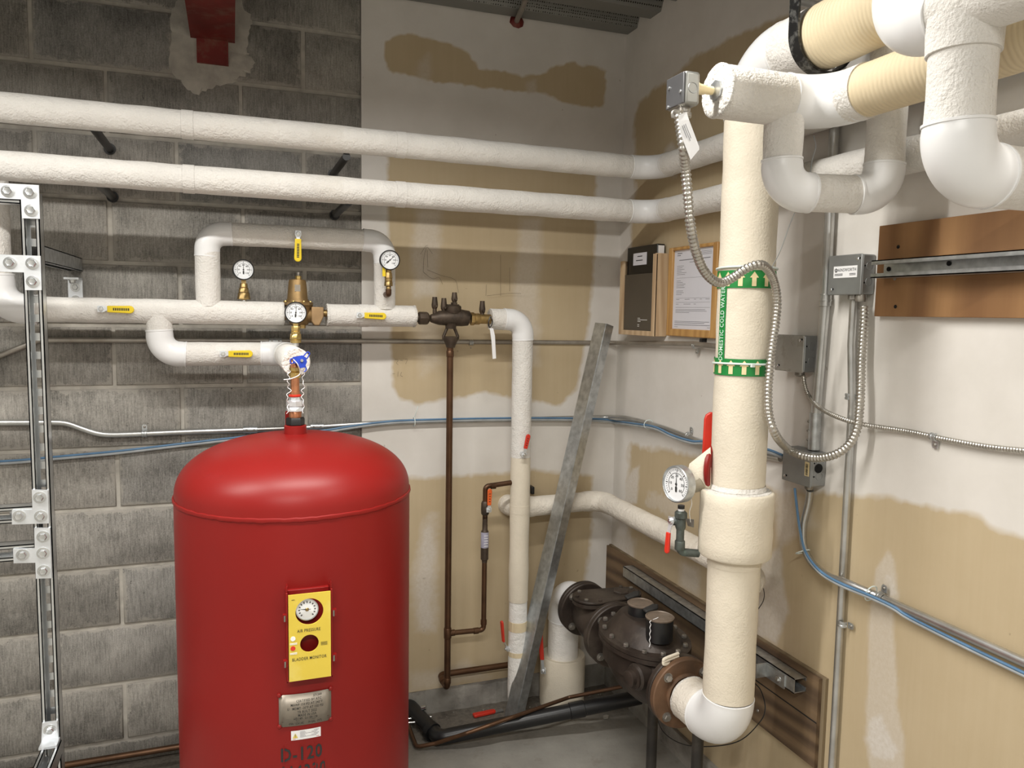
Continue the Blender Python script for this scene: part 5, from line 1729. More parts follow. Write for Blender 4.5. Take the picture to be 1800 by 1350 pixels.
# conduit leaving the lower box, with its cables
x3 = -.018
D_ = [P(1424, 862, x=-.025), P(1421, 885, x=x3), P(1412, 925, x=x3), P(1413, 960, x=x3), P(1428, 990, x=x3), P(1455, 1012, x=-.030), P(1485, 1023, x=-.040), P(1520, 1038, x=-.030), P(1552, 1052, x=x3), P(1600, 1073.5, x=x3), P(1700, 1118.5, x=x3), P(1820, 1173, x=x3)]
t = conduit('level_conduit', 'steel conduit curving out of the lower grey box and sloping down right', D_, .0098, 'emt', curve=True, n=6)
strap(t, P(1549, 1050, x=x3), (0, -1, -.02), (-1, 0, 0), (0, 0, 1), .0098)
for off, mt, lab in ((0, 'bluec', 'blue data cable from the lower grey box sagging below the sloping conduit'), (-.006, 'greyc', 'grey data cable from the lower grey box sagging below the sloping conduit')):
    E_ = [P(1397, 858, x=-.036), P(1400, 885, x=-.036), P(1406, 930, x=-.036), P(1416, 970, x=-.036), P(1440, 1002, x=-.044), P(1475, 1024, x=-.052), P(1530, 1047, x=-.044), P(1570, 1066, x=-.03), P(1600, 1085, x=-.022), P(1700, 1135, x=-.018), P(1830, 1197, x=-.018)]
    tt = thing('data_cable', lab, 'cable', E_[0], 'cables under the sloping conduit')
    q = MB(); q.tube(catmull([v_ + Vector((0, 0, off)) for v_ in E_], 5), .0034, 8); mk('sheath', q, M[mt], tt)
for i, (px, py) in enumerate(((1411, 970), (1531, 1043))):
    p = P(px, py, x=-.026); tt = thing('cable_tie', ('clear cable tie on the curved conduit below the lower grey box', 'clear cable tie beside the strap on the sloping conduit')[i], 'cable tie', p)
    q = MB(); ax = Vector((0, -.5, -.85)) if i == 0 else Vector((0, -.95, -.3)); u, v, n_ = frame_of(ax, (1, 0, 0))
    q.tube([p + u * .021 * math.cos(a) + v * .017 * math.sin(a) for a in [2 * PI * k / 20 for k in range(21)]], .0016, 6); mk('band', q, M['tie'], tt)


def jbox(name, label, y0, y1_, z0, z1, D, cover, holes=True):
    """square box on the right wall: body, cover with screws, knockouts on the near side"""
    t = thing(name, label, 'box', (0, (y0 + y1_) / 2, (z0 + z1) / 2))
    q = MB(); q.bbox((-D + .003, y1_, z0), (-.0005, y0, z1)); b = mk('box_body', q, M['boxg'], t); bevel(b, .004, 3)
    q = MB(); q.bbox((-D - .0015, y1_ - .001, z0 - .001), (-D + .003, y0 + .001, z1 + .001)); c = mk('cover', q, M[cover], t); bevel(c, .006, 3)
    for yy, zz in ((y1_ + .012, z1 - .012), (y0 - .012, z0 + .012)):
        q = MB(); q.lathe([(.0045, 0), (.0045, .0012), (.003, .0022)], (-D - .0015, yy, zz), (-1, 0, 0), 12); mk('cover_screw', q, M['zinc'], t)
        q = MB(); q.lathe([(.0030, 0), (.0030, .0010)], (-D - .0012, yy - .006, zz + .002), (-1, 0, 0), 10); mk('screw_slot', q, M['hole'], t)
    if holes:
        for k, (xx, zz, r_) in enumerate(((-D * .45, (z0 + z1) / 2 - .018, .0105), (-D * .45, (z0 + z1) / 2 + .020, .0105))):
            q = MB(); q.tube([(xx + r_ * math.cos(a), y1_ - .0006, zz + r_ * math.sin(a)) for a in [2 * PI * j_ / 20 for j_ in range(21)]], .0006, 5); mk('knockout', q, M['boxg'], t)
        q = MB()
        for zz in (z0 + .028, z1 - .028): q.lathe([(.0022, 0), (.0022, .0006)], (-D + .010, y1_ - .0003, zz), (0, -1, 0), 10)
        o = mk('tapped_hole', q, M['hole'], t); o['kind'] = 'stuff'
    return t


b1_ = jbox('junction_box', 'grey steel junction box with name sticker beside upper plywood board', -1.232, -1.340, 1.625, 1.722, .044, 'boxg')
# sticker with the firm's name
sy0, sy1, sz0, sz1 = P(1466, 470, x=-.046).y, P(1507, 470, x=-.046).y, P(1487, 488, x=-.046).z, P(1487, 467.5, x=-.046).z
q = MB(); q.bbox((-.0462, sy1, sz0), (-.0455, sy0, sz1)); s_ = mk('name_sticker', q, M['white'], b1_, smooth=False)
q = MB(); ym, zm_ = (sy0 + sy1) / 2, (sz0 + sz1) / 2
text_mesh(q, 'AINSWORTH', (-.0466, ym - .006, zm_ + .0045), (0, -1, 0), (0, 0, 1), .0112, xs=.84, bold=.006)
q.lathe([(.0050, 0), (.0050, .0003)], (-.0463, sy0 - .0085, zm_ + .0045), (-1, 0, 0), 20)
for k in range(2):
    z = zm_ - .0055 - k * .0032
    q.bbox((-.0466, ym + .008, z), (-.0463, sy0 - .004, z + .0014)); q.bbox((-.0466, sy1 + .004, z), (-.0463, sy1 + .024, z + .0014))
mk('sticker_print', q, M['ink'], s_, smooth=False)
q = MB(); zz = zm_ + .0045; yy = sy0 - .0085
for a0_ in (90, 210, 330):
    a = math.radians(a0_); q.prism([(0, -.0007), (.0042, -.0007), (.0042, .0007), (0, .0007)], (-.0467, yy, zz), (0, -math.cos(a), math.sin(a)), (0, math.sin(a), math.cos(a)), (-1, 0, 0), .0002)
mk('sticker_mark', q, M['white'], s_, smooth=False)
q = MB(); q.lathe([(.016, 0), (.016, .012), (.012, .014)], (-.022, -1.300, 1.625), (0, 0, -1), 8); q.lathe([(.013, 0), (.015, .012), (.013, .018)], (-.026, -1.325, 1.625), (0, 0, -1), 12)
mk('connectors', q, M['bolt'], b1_, kind='stuff')
b2_ = jbox('junction_box', 'pale scratched junction box on the right wall left of the thick conduit', -1.050, -1.160, 1.420, 1.518, .050, 'boxl')
q = MB(); q.lathe([(.013, 0), (.013, .01), (.009, .014)], (-.028, -1.125, 1.42), (0, 0, -1), 10); mk('connector', q, M['bolt'], b2_)
b3_ = jbox('junction_box', 'lower grey junction box where the thick conduit ends, with barcode sticker', -1.102, -1.212, 1.120, 1.212, .050, 'boxg')
q = MB(); q.lathe([(.0125, 0), (.0125, .001)], (-.026, -1.2124, 1.17), (0, -1, 0), 20); mk('open_knockout', q, M['hole'], b3_)
q = MB(); q.bbox((-.0520, -1.207, 1.148), (-.0514, -1.190, 1.186)); s_ = mk('barcode_sticker', q, M['cream_ar'], b3_, smooth=False)
q = MB(); rn = random.Random(5)
z = 1.151
while z < 1.182: h = rn.choice((.0007, .0012, .0018)); q.bbox((-.0524, -1.202, z), (-.0520, -1.194, z + h)); z += h + rn.choice((.0008, .0014))
mk('barcode_lines', q, M['ink'], s_, smooth=False)
q = MB(); q.lathe([(.012, 0), (.012, .01), (.010, .014)], (-.025, -1.180, 1.12), (0, 0, -1), 12); mk('connector', q, M['bolt'], b3_)


def flexc(name, label, pts, r, step, n=10):
    path = resample(catmull(pts, n), step / 4)
    rr_ = []
    for i in range(len(path)):
        rr_.append(r * (1.0 if i % 4 == 0 else .98 if i % 4 == 1 else .76 if i % 4 == 2 else .82))
    t = thing(name, label, 'conduit', path[0])
    q = MB(); q.tube(path, rr_, 12); mk('armour', q, M['flex'], t, ang=80)
    return t


F_ = [P(1192, 196, y=YT - .01), P(1196, 222, y=YT - .012), P(1201, 260, y=YT - .02), P(1205, 300, d=1.575), P(1209, 345, d=1.59), P(1213, 390, d=1.61), P(1220, 430, d=1.64), P(1233, 468, d=1.68), P(1250, 490, d=1.71), P(1268, 497, d=1.735),
      P(1290, 487, d=1.75), P(1312, 472, d=1.755), P(1335, 465, d=1.76), P(1350, 474, d=1.79), P(1361, 497, d=1.84), P(1366, 530, d=1.87), P(1363, 570, d=1.885), P(1357, 610, d=1.885), P(1353, 650, d=1.885), P(1350, 690, d=1.885), P(1352, 730, d=1.89),
      P(1364, 765, d=1.90), P(1385, 789, x=-.105), P(1410, 801, x=-.095), P(1437, 805, x=-.085), P(1468, 799, x=-.075), P(1492, 782, x=-.06), P(1506, 755, x=-.05), P(1511, 720, x=-.042), P(1513, 680, x=-.038), P(1514, 640, x=-.032), P(1517, 590, x=-.028), P(1519, 560, x=-.026), P(1519, 536, x=-.026)]
flexc('flexible_conduit', 'long spiral steel flexible conduit looping from sensor box over the riser to upper grey box', F_, .0110, .0092)
G_ = [P(1412, 660, x=-.028), P(1414, 675, x=-.024), P(1421, 695, x=-.022), P(1440, 716, x=-.036), P(1468, 731, x=-.046), P(1500, 742, x=-.044), P(1540, 750, x=-.02), P(1600, 759, x=-.012), P(1660, 772, x=-.012), P(1740, 786, x=-.012), P(1840, 796, x=-.012)]
t = flexc('flexible_conduit', 'slim armoured cable running right from the pale junction box along the wall', G_, .0064, .0064)
strap(t, P(1642, 768, x=-.010), (0, -1, -.05), (-1, 0, 0), (0, 0, -1), .0062)
for i, (px, py, d_) in enumerate(((1330, 474, 0), (1300, 636, 0))):
    tt = thing('cable_tie', ('white nylon tie round the riser holding the spiral conduit at upper green band', 'white nylon tie round the riser across the lower green band')[i], 'cable tie', (VX, VY, P(1305, py, x=VX).z))
    z = P(1305, py + (3 if i else 0), x=VX).z
    q = MB(); q.tube([(VX + (VR + .0045) * math.cos(a), VY + (VR + .0045) * math.sin(a), z + .003 * math.cos(a - FA)) for a in [2 * PI * k / 60 for k in range(61)]], .0026, 6)
    if i: q.box(on_riser(.024, z, VR + .007), (.008, .008, .008))
    mk('band', q, M['tie'], tt)

# sensor box on the cut end of the overhead tee
bx0 = P(1203, 155, y=YT - .032); by1 = P(1171, 155, x=bx0.x).y; bx1 = P(1231, 155, y=YT - .032).x
bz1, bz0 = P(1203, 122, y=YT - .032).z, P(1203, 182, y=YT - .032).z
sb = thing('sensor_box', 'small grey sensor box on cream bushing at the cut end of overhead pipe', 'box', ((bx0.x + bx1) / 2, YT, (bz0 + bz1) / 2))
q = MB(); q.bbox((bx0.x + .002, YT - .032, bz0), (bx1, by1, bz1)); o = mk('case', q, simple('dull_zinc_case', (.34, .34, .32), .4, .75, .12, 14), sb); bevel(o, .006, 3)
q = MB(); q.bbox((bx0.x - .001, YT - .030, bz0 + .002), (bx0.x + .003, by1 - .002, bz1 - .002)); o = mk('lid', q, simple('dark_lid', (.13, .13, .135), .4, .6, .1, 14), sb); bevel(o, .0045, 3)
for yy, zz in ((by1 - .014, bz1 - .022), (YT - .020, bz0 + .026), (by1 - .012, bz0 + .006)):
    q = MB(); q.lathe([(.0032, 0), (.0028, .0022), (.001, .003)], (bx0.x - .001, yy, zz), (-1, 0, 0), 10); mk('lid_screw', q, M['zinc'], sb)
q = MB(); xk, zk = (bx0.x + bx1) / 2 + .001, (bz0 + bz1) / 2 - .000
q.tube([(xk + .010 * math.cos(a), YT - .0322, zk + .010 * math.sin(a)) for a in [2 * PI * k / 24 for k in range(25)]], .0007, 5); mk('knockout', q, M['boxg'], sb)
pe = P(1243, 163, y=YT); zx = ztee + .003
q = MB(); q.lathe([(.016, 0), (.016, .010), (.011, .018), (.010, .030), (.0085, .032), (.0085, .05)], (bx1 - .001, YT, zx - .004), (1, 0, 0), 24); mk('cream_bushing', q, M['cream_ar'], sb)
q = MB(); q.lathe([(.012, 0), (.0205, .002), (.0205, .012), (.017, .013)], (e0.x - .010, YT, zx - .002), (1, 0, 0), 8); mk('hex_nut', q, M['galv'], sb)
q = MB(); q.lathe([(.013, 0), (.013, .010), (.0155, .012), (.0155, .020), (.012, .022)], (bx0.x + .018, YT - .004, bz0 + .001), (0, 0, -1), 16)
q.tube(fillet([(bx0.x + .006, YT - .004, bz0 - .008), (bx0.x - .008, YT - .004, bz0 - .010), (bx0.x - .006, YT - .004, bz0 - .022)], .005, 4), .004, 8)
mk('cable_connector', q, M['bolt'], sb)
tt = thing('hang_tag', 'white printed tag hanging below the small sensor box', 'tag', P(1205, 235, y=YT - .02))
yt_ = YT - .030
a = [P(1193, 202, y=yt_), P(1207, 197, y=yt_), P(1211, 210, y=yt_ - .002), P(1229, 258, y=yt_ - .006), P(1229, 263, y=yt_ - .006), P(1214, 281, y=yt_ - .006), P(1196, 235, y=yt_ - .002), P(1192, 213, y=yt_)]
q = MB(); q.add(a + [v_ + Vector((.0003, .0006, 0)) for v_ in a], [tuple(range(8)), tuple(range(15, 7, -1))] + [(i, 8 + i, 8 + (i + 1) % 8, (i + 1) % 8) for i in range(8)]); pg = mk('paper', q, M['white'], tt, smooth=False)
q = MB(); ux = (P(1222, 262, y=yt_) - P(1202, 212, y=yt_)).normalized(); vx = Vector((0, -1, 0)).cross(ux).normalized()
for k, (o_, l_) in enumerate(((-.0045, .030), (0.0, .034), (.0045, .026))):
    c_ = P(1200, 216, y=yt_ - .006) + vx * (-o_) * .9
    q.prism([(.004, 0), (.004 + l_, 0), (.004 + l_, .0012), (.004, .0012)], c_, ux, vx, (0, -1, 0), .0003)
mk('print_lines', q, M['inkg'], pg, smooth=False)
tw = thing('loose_wire', 'thin grey wire hanging between u-shaped drop and the riser', 'cable', P(1425, 280, y=YT))
q = MB(); q.tube(catmull([P(1430, 238, y=YT + .03), P(1434, 258, y=YT + .03), P(1428, 280, y=YT + .03), P(1424, 305, y=YT + .03)], 6), .0012, 6)
q.tube(catmull([P(1397, 374, y=YT + .03), P(1388, 396, y=YT + .05), P(1372, 440, y=YT + .1), P(1357, 470, y=YT + .15)], 5), .0010, 6); mk('wire', q, M['greyc'], tw)

# ------------------------------------------------------------------ plywood boards with steel channel
u0, u1 = P(1541, 480, x=-.019).y, -2.35
bz_t, bz_b = 1.787, 1.572
pu = thing('upper_board', 'orange stained plywood board with steel channel on the right wall', 'board', (-.01, u0 - .3, 1.68))
q = MB(); q.bbox((-.019, u1, bz_b), (-.0005, u0, bz_t)); o = mk('panel', q, M['ply'], pu, ang=20); bevel(o, .001)
for px, py in ((1579, 434), (1574, 539), (1573, 490)):
    p = P(px, py, x=-.0195); q = MB(); q.lathe([(.0042, 0), (.0042, .0008), (.002, .0010)], p, (-1, 0, 0), 12); mk('screw', q, M['hole' if py != 490 else 'bolt'], pu)


def cchannel(mb, y0, y1_, zc, x0, w=.041, d=.041, t_=.0025, lip=.009):
    """strut channel along Y with its mouth towards the room; x0 is the mounting face"""
    h = w / 2
    mb.bbox((x0 - t_, y1_, zc - h), (x0, y0, zc + h))
    for s in (-1, 1):
        mb.bbox((x0 - d, y1_, zc + s * h - (t_ if s > 0 else 0)), (x0, y0, zc + s * h + (0 if s > 0 else t_)))
        a_, b_ = (zc + s * h, zc + s * (h - lip)) if s > 0 else (zc + s * (h - lip), zc + s * h)
        mb.bbox((x0 - d, y1_, min(a_, b_)), (x0 - d + t_, y0, max(a_, b_)))
        mb.bbox((x0 - d, y1_, zc + s * (h - lip) - (t_ / 2)), (x0 - d + .009, y0, zc + s * (h - lip) + t_ / 2))


q = MB(); cchannel(q, P(1531, 475, x=-.06).y, u1, 1.682, -.019)
ch = mk('steel_channel', q, M['galv'], pu, ang=20, smooth=False)
for px, py in ((1562, 473), (1668, 463)):
    p = P(px, py, x=-.0225); q = MB(); q.lathe([(.0055, 0), (.0055, .001), (.0035, .002)], p, (-1, 0, 0), 10); mk('screw', q, M['hole'], ch)

lo = thing('lower_board', 'dark weathered plywood board low on the right wall behind valve train', 'board', (-.01, -.62, .48))
yl0, yl1 = -.006, P(1447, 1260, x=-.012).y
zt1, zb1 = .607, .357
for k, (xa_, xb_, m_) in enumerate(((-.0005, -.010, 'plyedge'), (-.010, -.022, 'plyold'))):
    q = MB(); q.bbox((xb_, yl1 + (.0 if k == 0 else .012), zb1 - (.004 if k == 0 else 0)), (xa_, yl0, zt1 + (.004 if k == 0 else 0))); o = mk('panel' if k else 'backing_panel', q, M[m_], lo, ang=20)
zc_ = P(1440, 1275, x=-.022).z
q = MB(); q.bbox((-.0225, yl1 + .012, zc_ - .0018), (-.0218, -.95, zc_ + .0018)); mk('split', q, M['hole'], lo)
for px, py in ((1200, 1065), (1336, 1155), (1332, 1249)):
    p = P(px, py, x=-.022); q = MB(); q.lathe([(.005, 0), (.004, .002)], p, (-1, 0, 0), 10); mk('screw', q, M['bolt'], lo)
q = MB(); cy0, cy1 = P(1096, 1015, x=-.06).y, P(1396, 1200, x=-.063).y
zc2 = .572; h = .0205
for a_, b_ in (((-.063, zc2 + h - .0025), (-.022, zc2 + h)), ((-.063, zc2 - h), (-.022, zc2 - h + .0025)), ((-.063, zc2 - h), (-.0605, zc2 + h)), ((-.0245, zc2 - h), (-.022, zc2 - h + .011)), ((-.0245, zc2 + h - .011), (-.022, zc2 + h))):
    q.bbox((a_[0], cy1, a_[1]), (b_[0], cy0, b_[1]))
ch = mk('steel_channel', q, M['galv'], lo, smooth=False)
q = MB(); yb_ = P(1345, 1180, x=-.066).y
q.bbox((-.0665, cy1 + .035, zc2 - h - .004), (-.063, yb_, zc2 + h - .006)); q.bbox((-.10, yb_ - .004, zc2 - h - .004), (-.063, yb_, zc2 + .016))
br_ = mk('angle_bracket', q, M['galv'], lo, smooth=False)
q = MB(); q.hexbolt((-.0665, cy1 + .060, zc2 - .006), (-1, 0, 0), .007, .006, .010); mk('bracket_bolt', q, M['zinc'], br_)

# ------------------------------------------------------------------ document holder and framed certificate
hy0, hy1 = -.124, -.390; hz0, hz1 = 1.490, 1.772; D = .052
dh = thing('document_holder', 'pale wooden wall pocket holding a black binder beside the corner', 'holder', (-.02, -.25, 1.49))
tt_ = .010
for nm, lo_, hi_ in (('side_panel', (-D, hy0 - tt_, hz0), (0, hy0, hz1)), ('side_panel', (-D, hy1, hz0), (0, hy1 + tt_, hz1 + .015)), ('bottom_panel', (-D, hy1 + tt_, hz0), (0, hy0 - tt_, hz0 + tt_)), ('back_panel', (-.004, hy1, hz0), (-.0005, hy0, hz1))):
    q = MB(); q.bbox(lo_, hi_); o = mk(nm, q, M['pine'], dh, ang=20); bevel(o, .0012)
for nm, lo_, hi_ in (('front_rail', (-D - .003, hy0 - .028, hz0), (-D + .006, hy0, hz1)), ('front_rail', (-D - .003, hy1 - .000, hz0), (-D + .006, hy1 + .020, hz1 + .013)), ('front_rail', (-D - .003, hy1 + .02, hz0), (-D + .006, hy0 - .028, hz0 + .018))):
    q = MB(); q.bbox(lo_, hi_); o = mk(nm, q, M['pine'], dh, ang=20); bevel(o, .0012)
bd = thing('black_binder', 'black binder with a white label standing in wooden wall pocket', 'binder', (-.02, -.25, 1.50))
q = MB(); q.bbox((-.040, -.372, hz0 + .012), (-.008, -.150, 1.822)); o = mk('cover', q, M['binder'], bd); bevel(o, .003)
q = MB(); q.bbox((-.036, -.3735, 1.51), (-.012, -.16, 1.816)); mk('pages', q, M['white'], bd)
q = MB(); q.bbox((-.0412, -.300, 1.752), (-.0403, -.200, 1.797)); l_ = mk('label', q, M['paperb'], bd, smooth=False)
l_['label'] = 'white printed label'
q = MB(); q.bbox((-.0416, -.268, 1.783), (-.0412, -.232, 1.786)); q.bbox((-.0416, -.272, 1.768), (-.0412, -.222, 1.771)); mk('label_print', q, M['ink'], l_, smooth=False)
cf = thing('taupe_folder', 'dark taupe folder in front of black binder in wooden wall pocket', 'folder', (-.044, -.26, 1.50))
q = MB(); q.bbox((-.0490, -.362, hz0 + .013), (-.0430, -.152, 1.718)); fo = mk('sheet', q, M['taupe'], cf); bevel(fo, .001)
q = MB()
for k, (w_, s_) in enumerate(((.018, 0), (.070, 1), (.022, 2), (.012, 4), (.012, 5))):
    q.bbox((-.0494, -.262 - w_, 1.553 - s_ * .006), (-.0490, -.262, 1.555 - s_ * .006))
mk('print_lines', q, M['whitei'], fo, smooth=False)
fy0, fy1 = P(1171, 592, x=-.018).y, P(1256, 596, x=-.018).y
fz0, fz1 = 1.494, 1.803
cfm = thing('certificate_frame', 'honey oak frame with printed certificate behind the riser', 'frame', (-.01, (fy0 + fy1) / 2, fz0))
fw_ = .026
for lo_, hi_ in (((-.020, fy0 - fw_, fz0), (-.001, fy0, fz1)), ((-.020, fy1, fz0), (-.001, fy1 + fw_, fz1)), ((-.020, fy1 + fw_, fz0), (-.001, fy0 - fw_, fz0 + fw_)), ((-.020, fy1 + fw_, fz1 - fw_ * .45), (-.001, fy0 - fw_, fz1))):
    q = MB(); q.bbox(lo_, hi_); o = mk('frame_rail', q, M['amber'], cfm, ang=20); bevel(o, .003)
q = MB(); q.bbox((-.0105, fy1 + fw_ - .004, fz0 + fw_ - .004), (-.0060, fy0 - fw_ + .004, fz1 - .004)); pp = mk('certificate', q, M['paperb'], cfm, smooth=False)
q = MB(); ya = fy0 - fw_ - .014; yb = fy1 + fw_ + .014; Wd = ya - yb
rows = [(.262, .02, .16, 2.4), (.255, .02, .12, 2), (.262, .62, .98, 1), (.257, .66, .98, 1), (.252, .70, .98, 1), (.238, .08, .95, 2.2), (.229, .38, .60, 1.2)]
rows += [(.218 - .006 * k, .02, .02 + w_, 1) for k, w_ in enumerate((.2, .16, .22, .14, .28, .24))] + [(.176, .02, .98, .5)]
rows += [(.166 - .006 * k, .02, .02 + w_, 1) for k, w_ in enumerate((.12, .18, .26, .22, .24))] + [(.130 - .006 * k, .02, .02 + w_, 1) for k, w_ in enumerate((.2, .22, .16))]
rows += [(.105, .02, .98, .5), (.100, .03, .12, 1), (.100, .28, .42, 1), (.100, .55, .6, 1), (.100, .7, .76, 1), (.100, .86, .97, 1), (.090, .02, .98, .5), (.083, .02, .1, 1), (.083, .25, .45, 1), (.083, .54, .6, 1), (.072, .02, .98, .6)]
rows += [(.064, .02, .86, 1), (.059, .02, .9, 1), (.054, .02, .42, 1), (.022, .0, .98, 1.2), (.017, .0, .85, 1.2), (.010, .0, 1, 1.4), (.003, 0, .1, 1), (.003, .93, 1, 1)]
for z, a_, b_, t_ in rows:
    z = fz0 + fw_ + .004 + z * (fz1 - fz0 - fw_ - .02) / .27
    q.bbox((-.0109, ya - b_ * Wd, z), (-.0105, ya - a_ * Wd, z + .0012 * t_))
mk('print_lines', q, M['inkg'], pp, smooth=False)
q = MB(); p = P(1236, 598, x=-.01); q.box((p.x, p.y, p.z), (.02, .014, .012)); mk('hanger_clip', q, M['black'], cfm)

# ------------------------------------------------------------------ large dial gauge on its siphon at the collar
gc = P(1188, 851, y=-1.125)
lg = gauge('pressure_gauge', 'large steel-rimmed dial gauge on green-stained fittings left of the riser collar', gc, (-1, -.22, .03), .0485, .026, 'galv', 92, nums=['0', '10', '20', '30', '40', '50', '60'])
gx = gc.x + .010; gyy = -1.125
Zg = lambda py: P(1195, py, x=gx).z
px0 = P(1196, 930, y=gyy); gx = px0.x
q = MB(); q.lathe([(.009, Zg(887)), (.009, Zg(893))], (gx, gyy, 0), seg=16); mk('black_nipple', q, M['black'], lg)
q = MB(); q.lathe([(.008, Zg(897)), (.009, Zg(892))], (gx, gyy, 0), seg=16); mk('white_tape', q, M['white'], lg)
q = MB(); q.lathe([(.012, Zg(912)), (.0165, Zg(909)), (.0165, Zg(900)), (.012, Zg(897))], (gx, gyy, 0), seg=8)
q.lathe([(.010, Zg(932)), (.0135, Zg(926)), (.0135, Zg(914)), (.012, Zg(910))], (gx, gyy, 0), seg=10); q.lathe([(.0105, 0), (.0105, .022), (.008, .026)], (gx, gyy, Zg(917)), (-.75, .65, 0), 10); mk('gauge_cock', q, M['patina'], lg)
q = MB(); q.tube(fillet([(gx, gyy, Zg(930)), (gx, gyy, P(1196, 970, y=gyy).z), (VX - .085, gyy - .01, P(1222, 971, y=gyy).z)], .016, 6), .0105, 16)
q.lathe([(.0125, -.012), (.0135, -.01), (.0135, .010), (.0125, .012)], (gx, gyy, P(1196, 958, y=gyy).z), (0, 0, 1), 16); mk('siphon_pipe', q, M['patina'], lg)
cc = P(1180, 915, y=gyy + .008)
lever('ball_valve', 'red lever hanging down at the gauge cock beside riser collar', cc, (-.05, .0, -1), (-1, -.3, 0), .056, .015, 'redh', off=.014, neck=.030, crank=.006)
q = MB(); p = P(1212, 918, y=-1.08); q.prism([(-.012, .012), (.014, .006), (.014, -.016), (-.004, -.010)], p, (1, 0, 0), (0, 0, 1), (0, 1, 0), .002); mk('gauge_bracket', q, M['galv'], lg)
# butterfly valve on the riser hidden by loose canvas
bv = thing('butterfly_valve', 'tall red lever and red disc of a valve behind the riser above collar', 'valve', P(1245, 800, y=VY + .06))
yv = VY + .075
a = P(1238, 727, y=yv); b = P(1241, 812, y=yv)
q = MB(); q.prism([(-.010, 0), (.022, 0), (.022, a.z - b.z), (.008, a.z - b.z + .004), (-.004, a.z - b.z - .004), (-.008, a.z - b.z - .016)], (b.x, yv, b.z), (.95, -.3, 0), (0, 0, 1), (.3, .95, 0), .010); o = mk('lever', q, M['redh'], bv); bevel(o, .003)
p = P(1256, 820, y=VY + .02)
q = MB(); q.lathe([(.001, 0), (.055, 0), (.060, .004), (.060, .010), (.055, .014), (.001, .014)], (p.x + .014, VY + .035, p.z - .006), (-.6, .8, 0), 32); mk('disc', q, M['red'], bv)
cf_ = thing('loose_canvas_flap', 'torn flap of canvas jacket sticking out left of the riser above collar', 'cloth', P(1225, 830, y=-1.15))
g = [P(1249, 786, y=-1.16), P(1212, 815, y=-1.13), P(1206, 838, y=-1.12), P(1203, 858, y=-1.12), P(1213, 868, y=-1.12), P(1240, 862, y=-1.14), P(1250, 868, y=-1.16)]
q = MB(); c_ = P(1230, 840, y=-1.15)
q.add([c_] + g, [(0, i, i + 1) for i in range(1, 7)] + [(0, 7, 1)]); o = mk('flap', q, M['cream'], cf_)
md = o.modifiers.new('s', 'SOLIDIFY'); md.thickness = .003
q = MB(); q.tube(catmull([P(1213, 868, y=-1.13), P(1216, 885, y=-1.13), P(1212, 900, y=-1.13), P(1214, 918, y=-1.13)], 6), .0011, 6); mk('thread', q, M['cloth_w'], cf_)

# ------------------------------------------------------------------ clevis hanger, rods, ceiling things
hy = P(1412, 100, x=VX - .05).y
hg = thing('pipe_hanger', 'black steel clevis hanger under the thick kraft wrapped pipe', 'hanger', (VX, hy, ZT + .2))
q = MB(); R_ = VR + .006; W_ = .030; T_ = .005
prof = [(-R_, .16)] + [(-R_ * math.cos(a), -R_ * math.sin(a)) for a in [PI * k / 20 for k in range(21)]] + [(R_, .16)]
vs = []
for (x, z) in prof:
    n_ = Vector((x, 0, min(z, 0))).normalized() * T_
    for dy in (-W_ / 2, W_ / 2):
        vs += [(VX + x, hy + dy, ZT + z), (VX + x + n_.x, hy + dy, ZT + z + n_.z)]
fs = []
for i in range(len(prof) - 1):
    a, b = i * 4, (i + 1) * 4
    fs += [(a, b, b + 2, a + 2), (a + 1, a + 3, b + 3, b + 1), (a, a + 1, b + 1, b), (a + 2, b + 2, b + 3, a + 3)]
q.add(vs, fs); mk('strap', q, simple('black_scuffed_steel', (.015, .015, .015), .35, .3, .3, 10, dirt=((.35, .35, .33), .5), dirt_s=40), hg)
q = MB(); q.tube([(VX - .11, hy, ZT + .115), (VX + .11, hy, ZT + .115)], .006, 12); q.hexbolt((VX - .082, hy, ZT + .115), (-1, 0, 0), .010, .008); mk('cross_bolt', q, M['black'], hg)
q = MB(); q.tube([(VX, hy, ZT + .125), (VX, hy, ZC + .03)], .006, 10); mk('hanger_rod', q, M['galv'], hg)
t = conduit('ceiling_conduit', 'thin steel conduit crossing above the thick kraft wrapped pipe', [P(1392, 0, y=-1.31), P(1462, 15, y=-1.31), (.0, -1.31, P(1462, 15, y=-1.31).z - .0)], .0085, 'emt', .02)

bmz = P(374, 72, y=-.004).z
jx = (P(335, 68, y=0).x + P(413, 75, y=0).x) / 2
jb = thing('ceiling_beam', 'dark red steel beam end resting in the block wall at the top', 'beam', (jx, 0, bmz))
q = MB(); q.bbox((jx - .068, -.9, bmz), (jx + .068, .02, bmz + .009)); q.bbox((jx - .004, -.9, bmz + .009), (jx + .004, .02, ZC + .03)); q.bbox((jx - .068, -.9, ZC + .02), (jx + .068, .02, ZC + .03)); mk('beam_section', q, M['reds'], jb, smooth=False)
z1_ = P(374, 112, y=-.02).z
q = MB(); q.bbox((jx - .050, -.020, z1_), (jx + .047, .02, bmz)); q.bbox((jx + .040, -.026, z1_ + .002), (jx + .047, .01, bmz)); mk('bearing_block', q, M['reds'], jb, smooth=False)
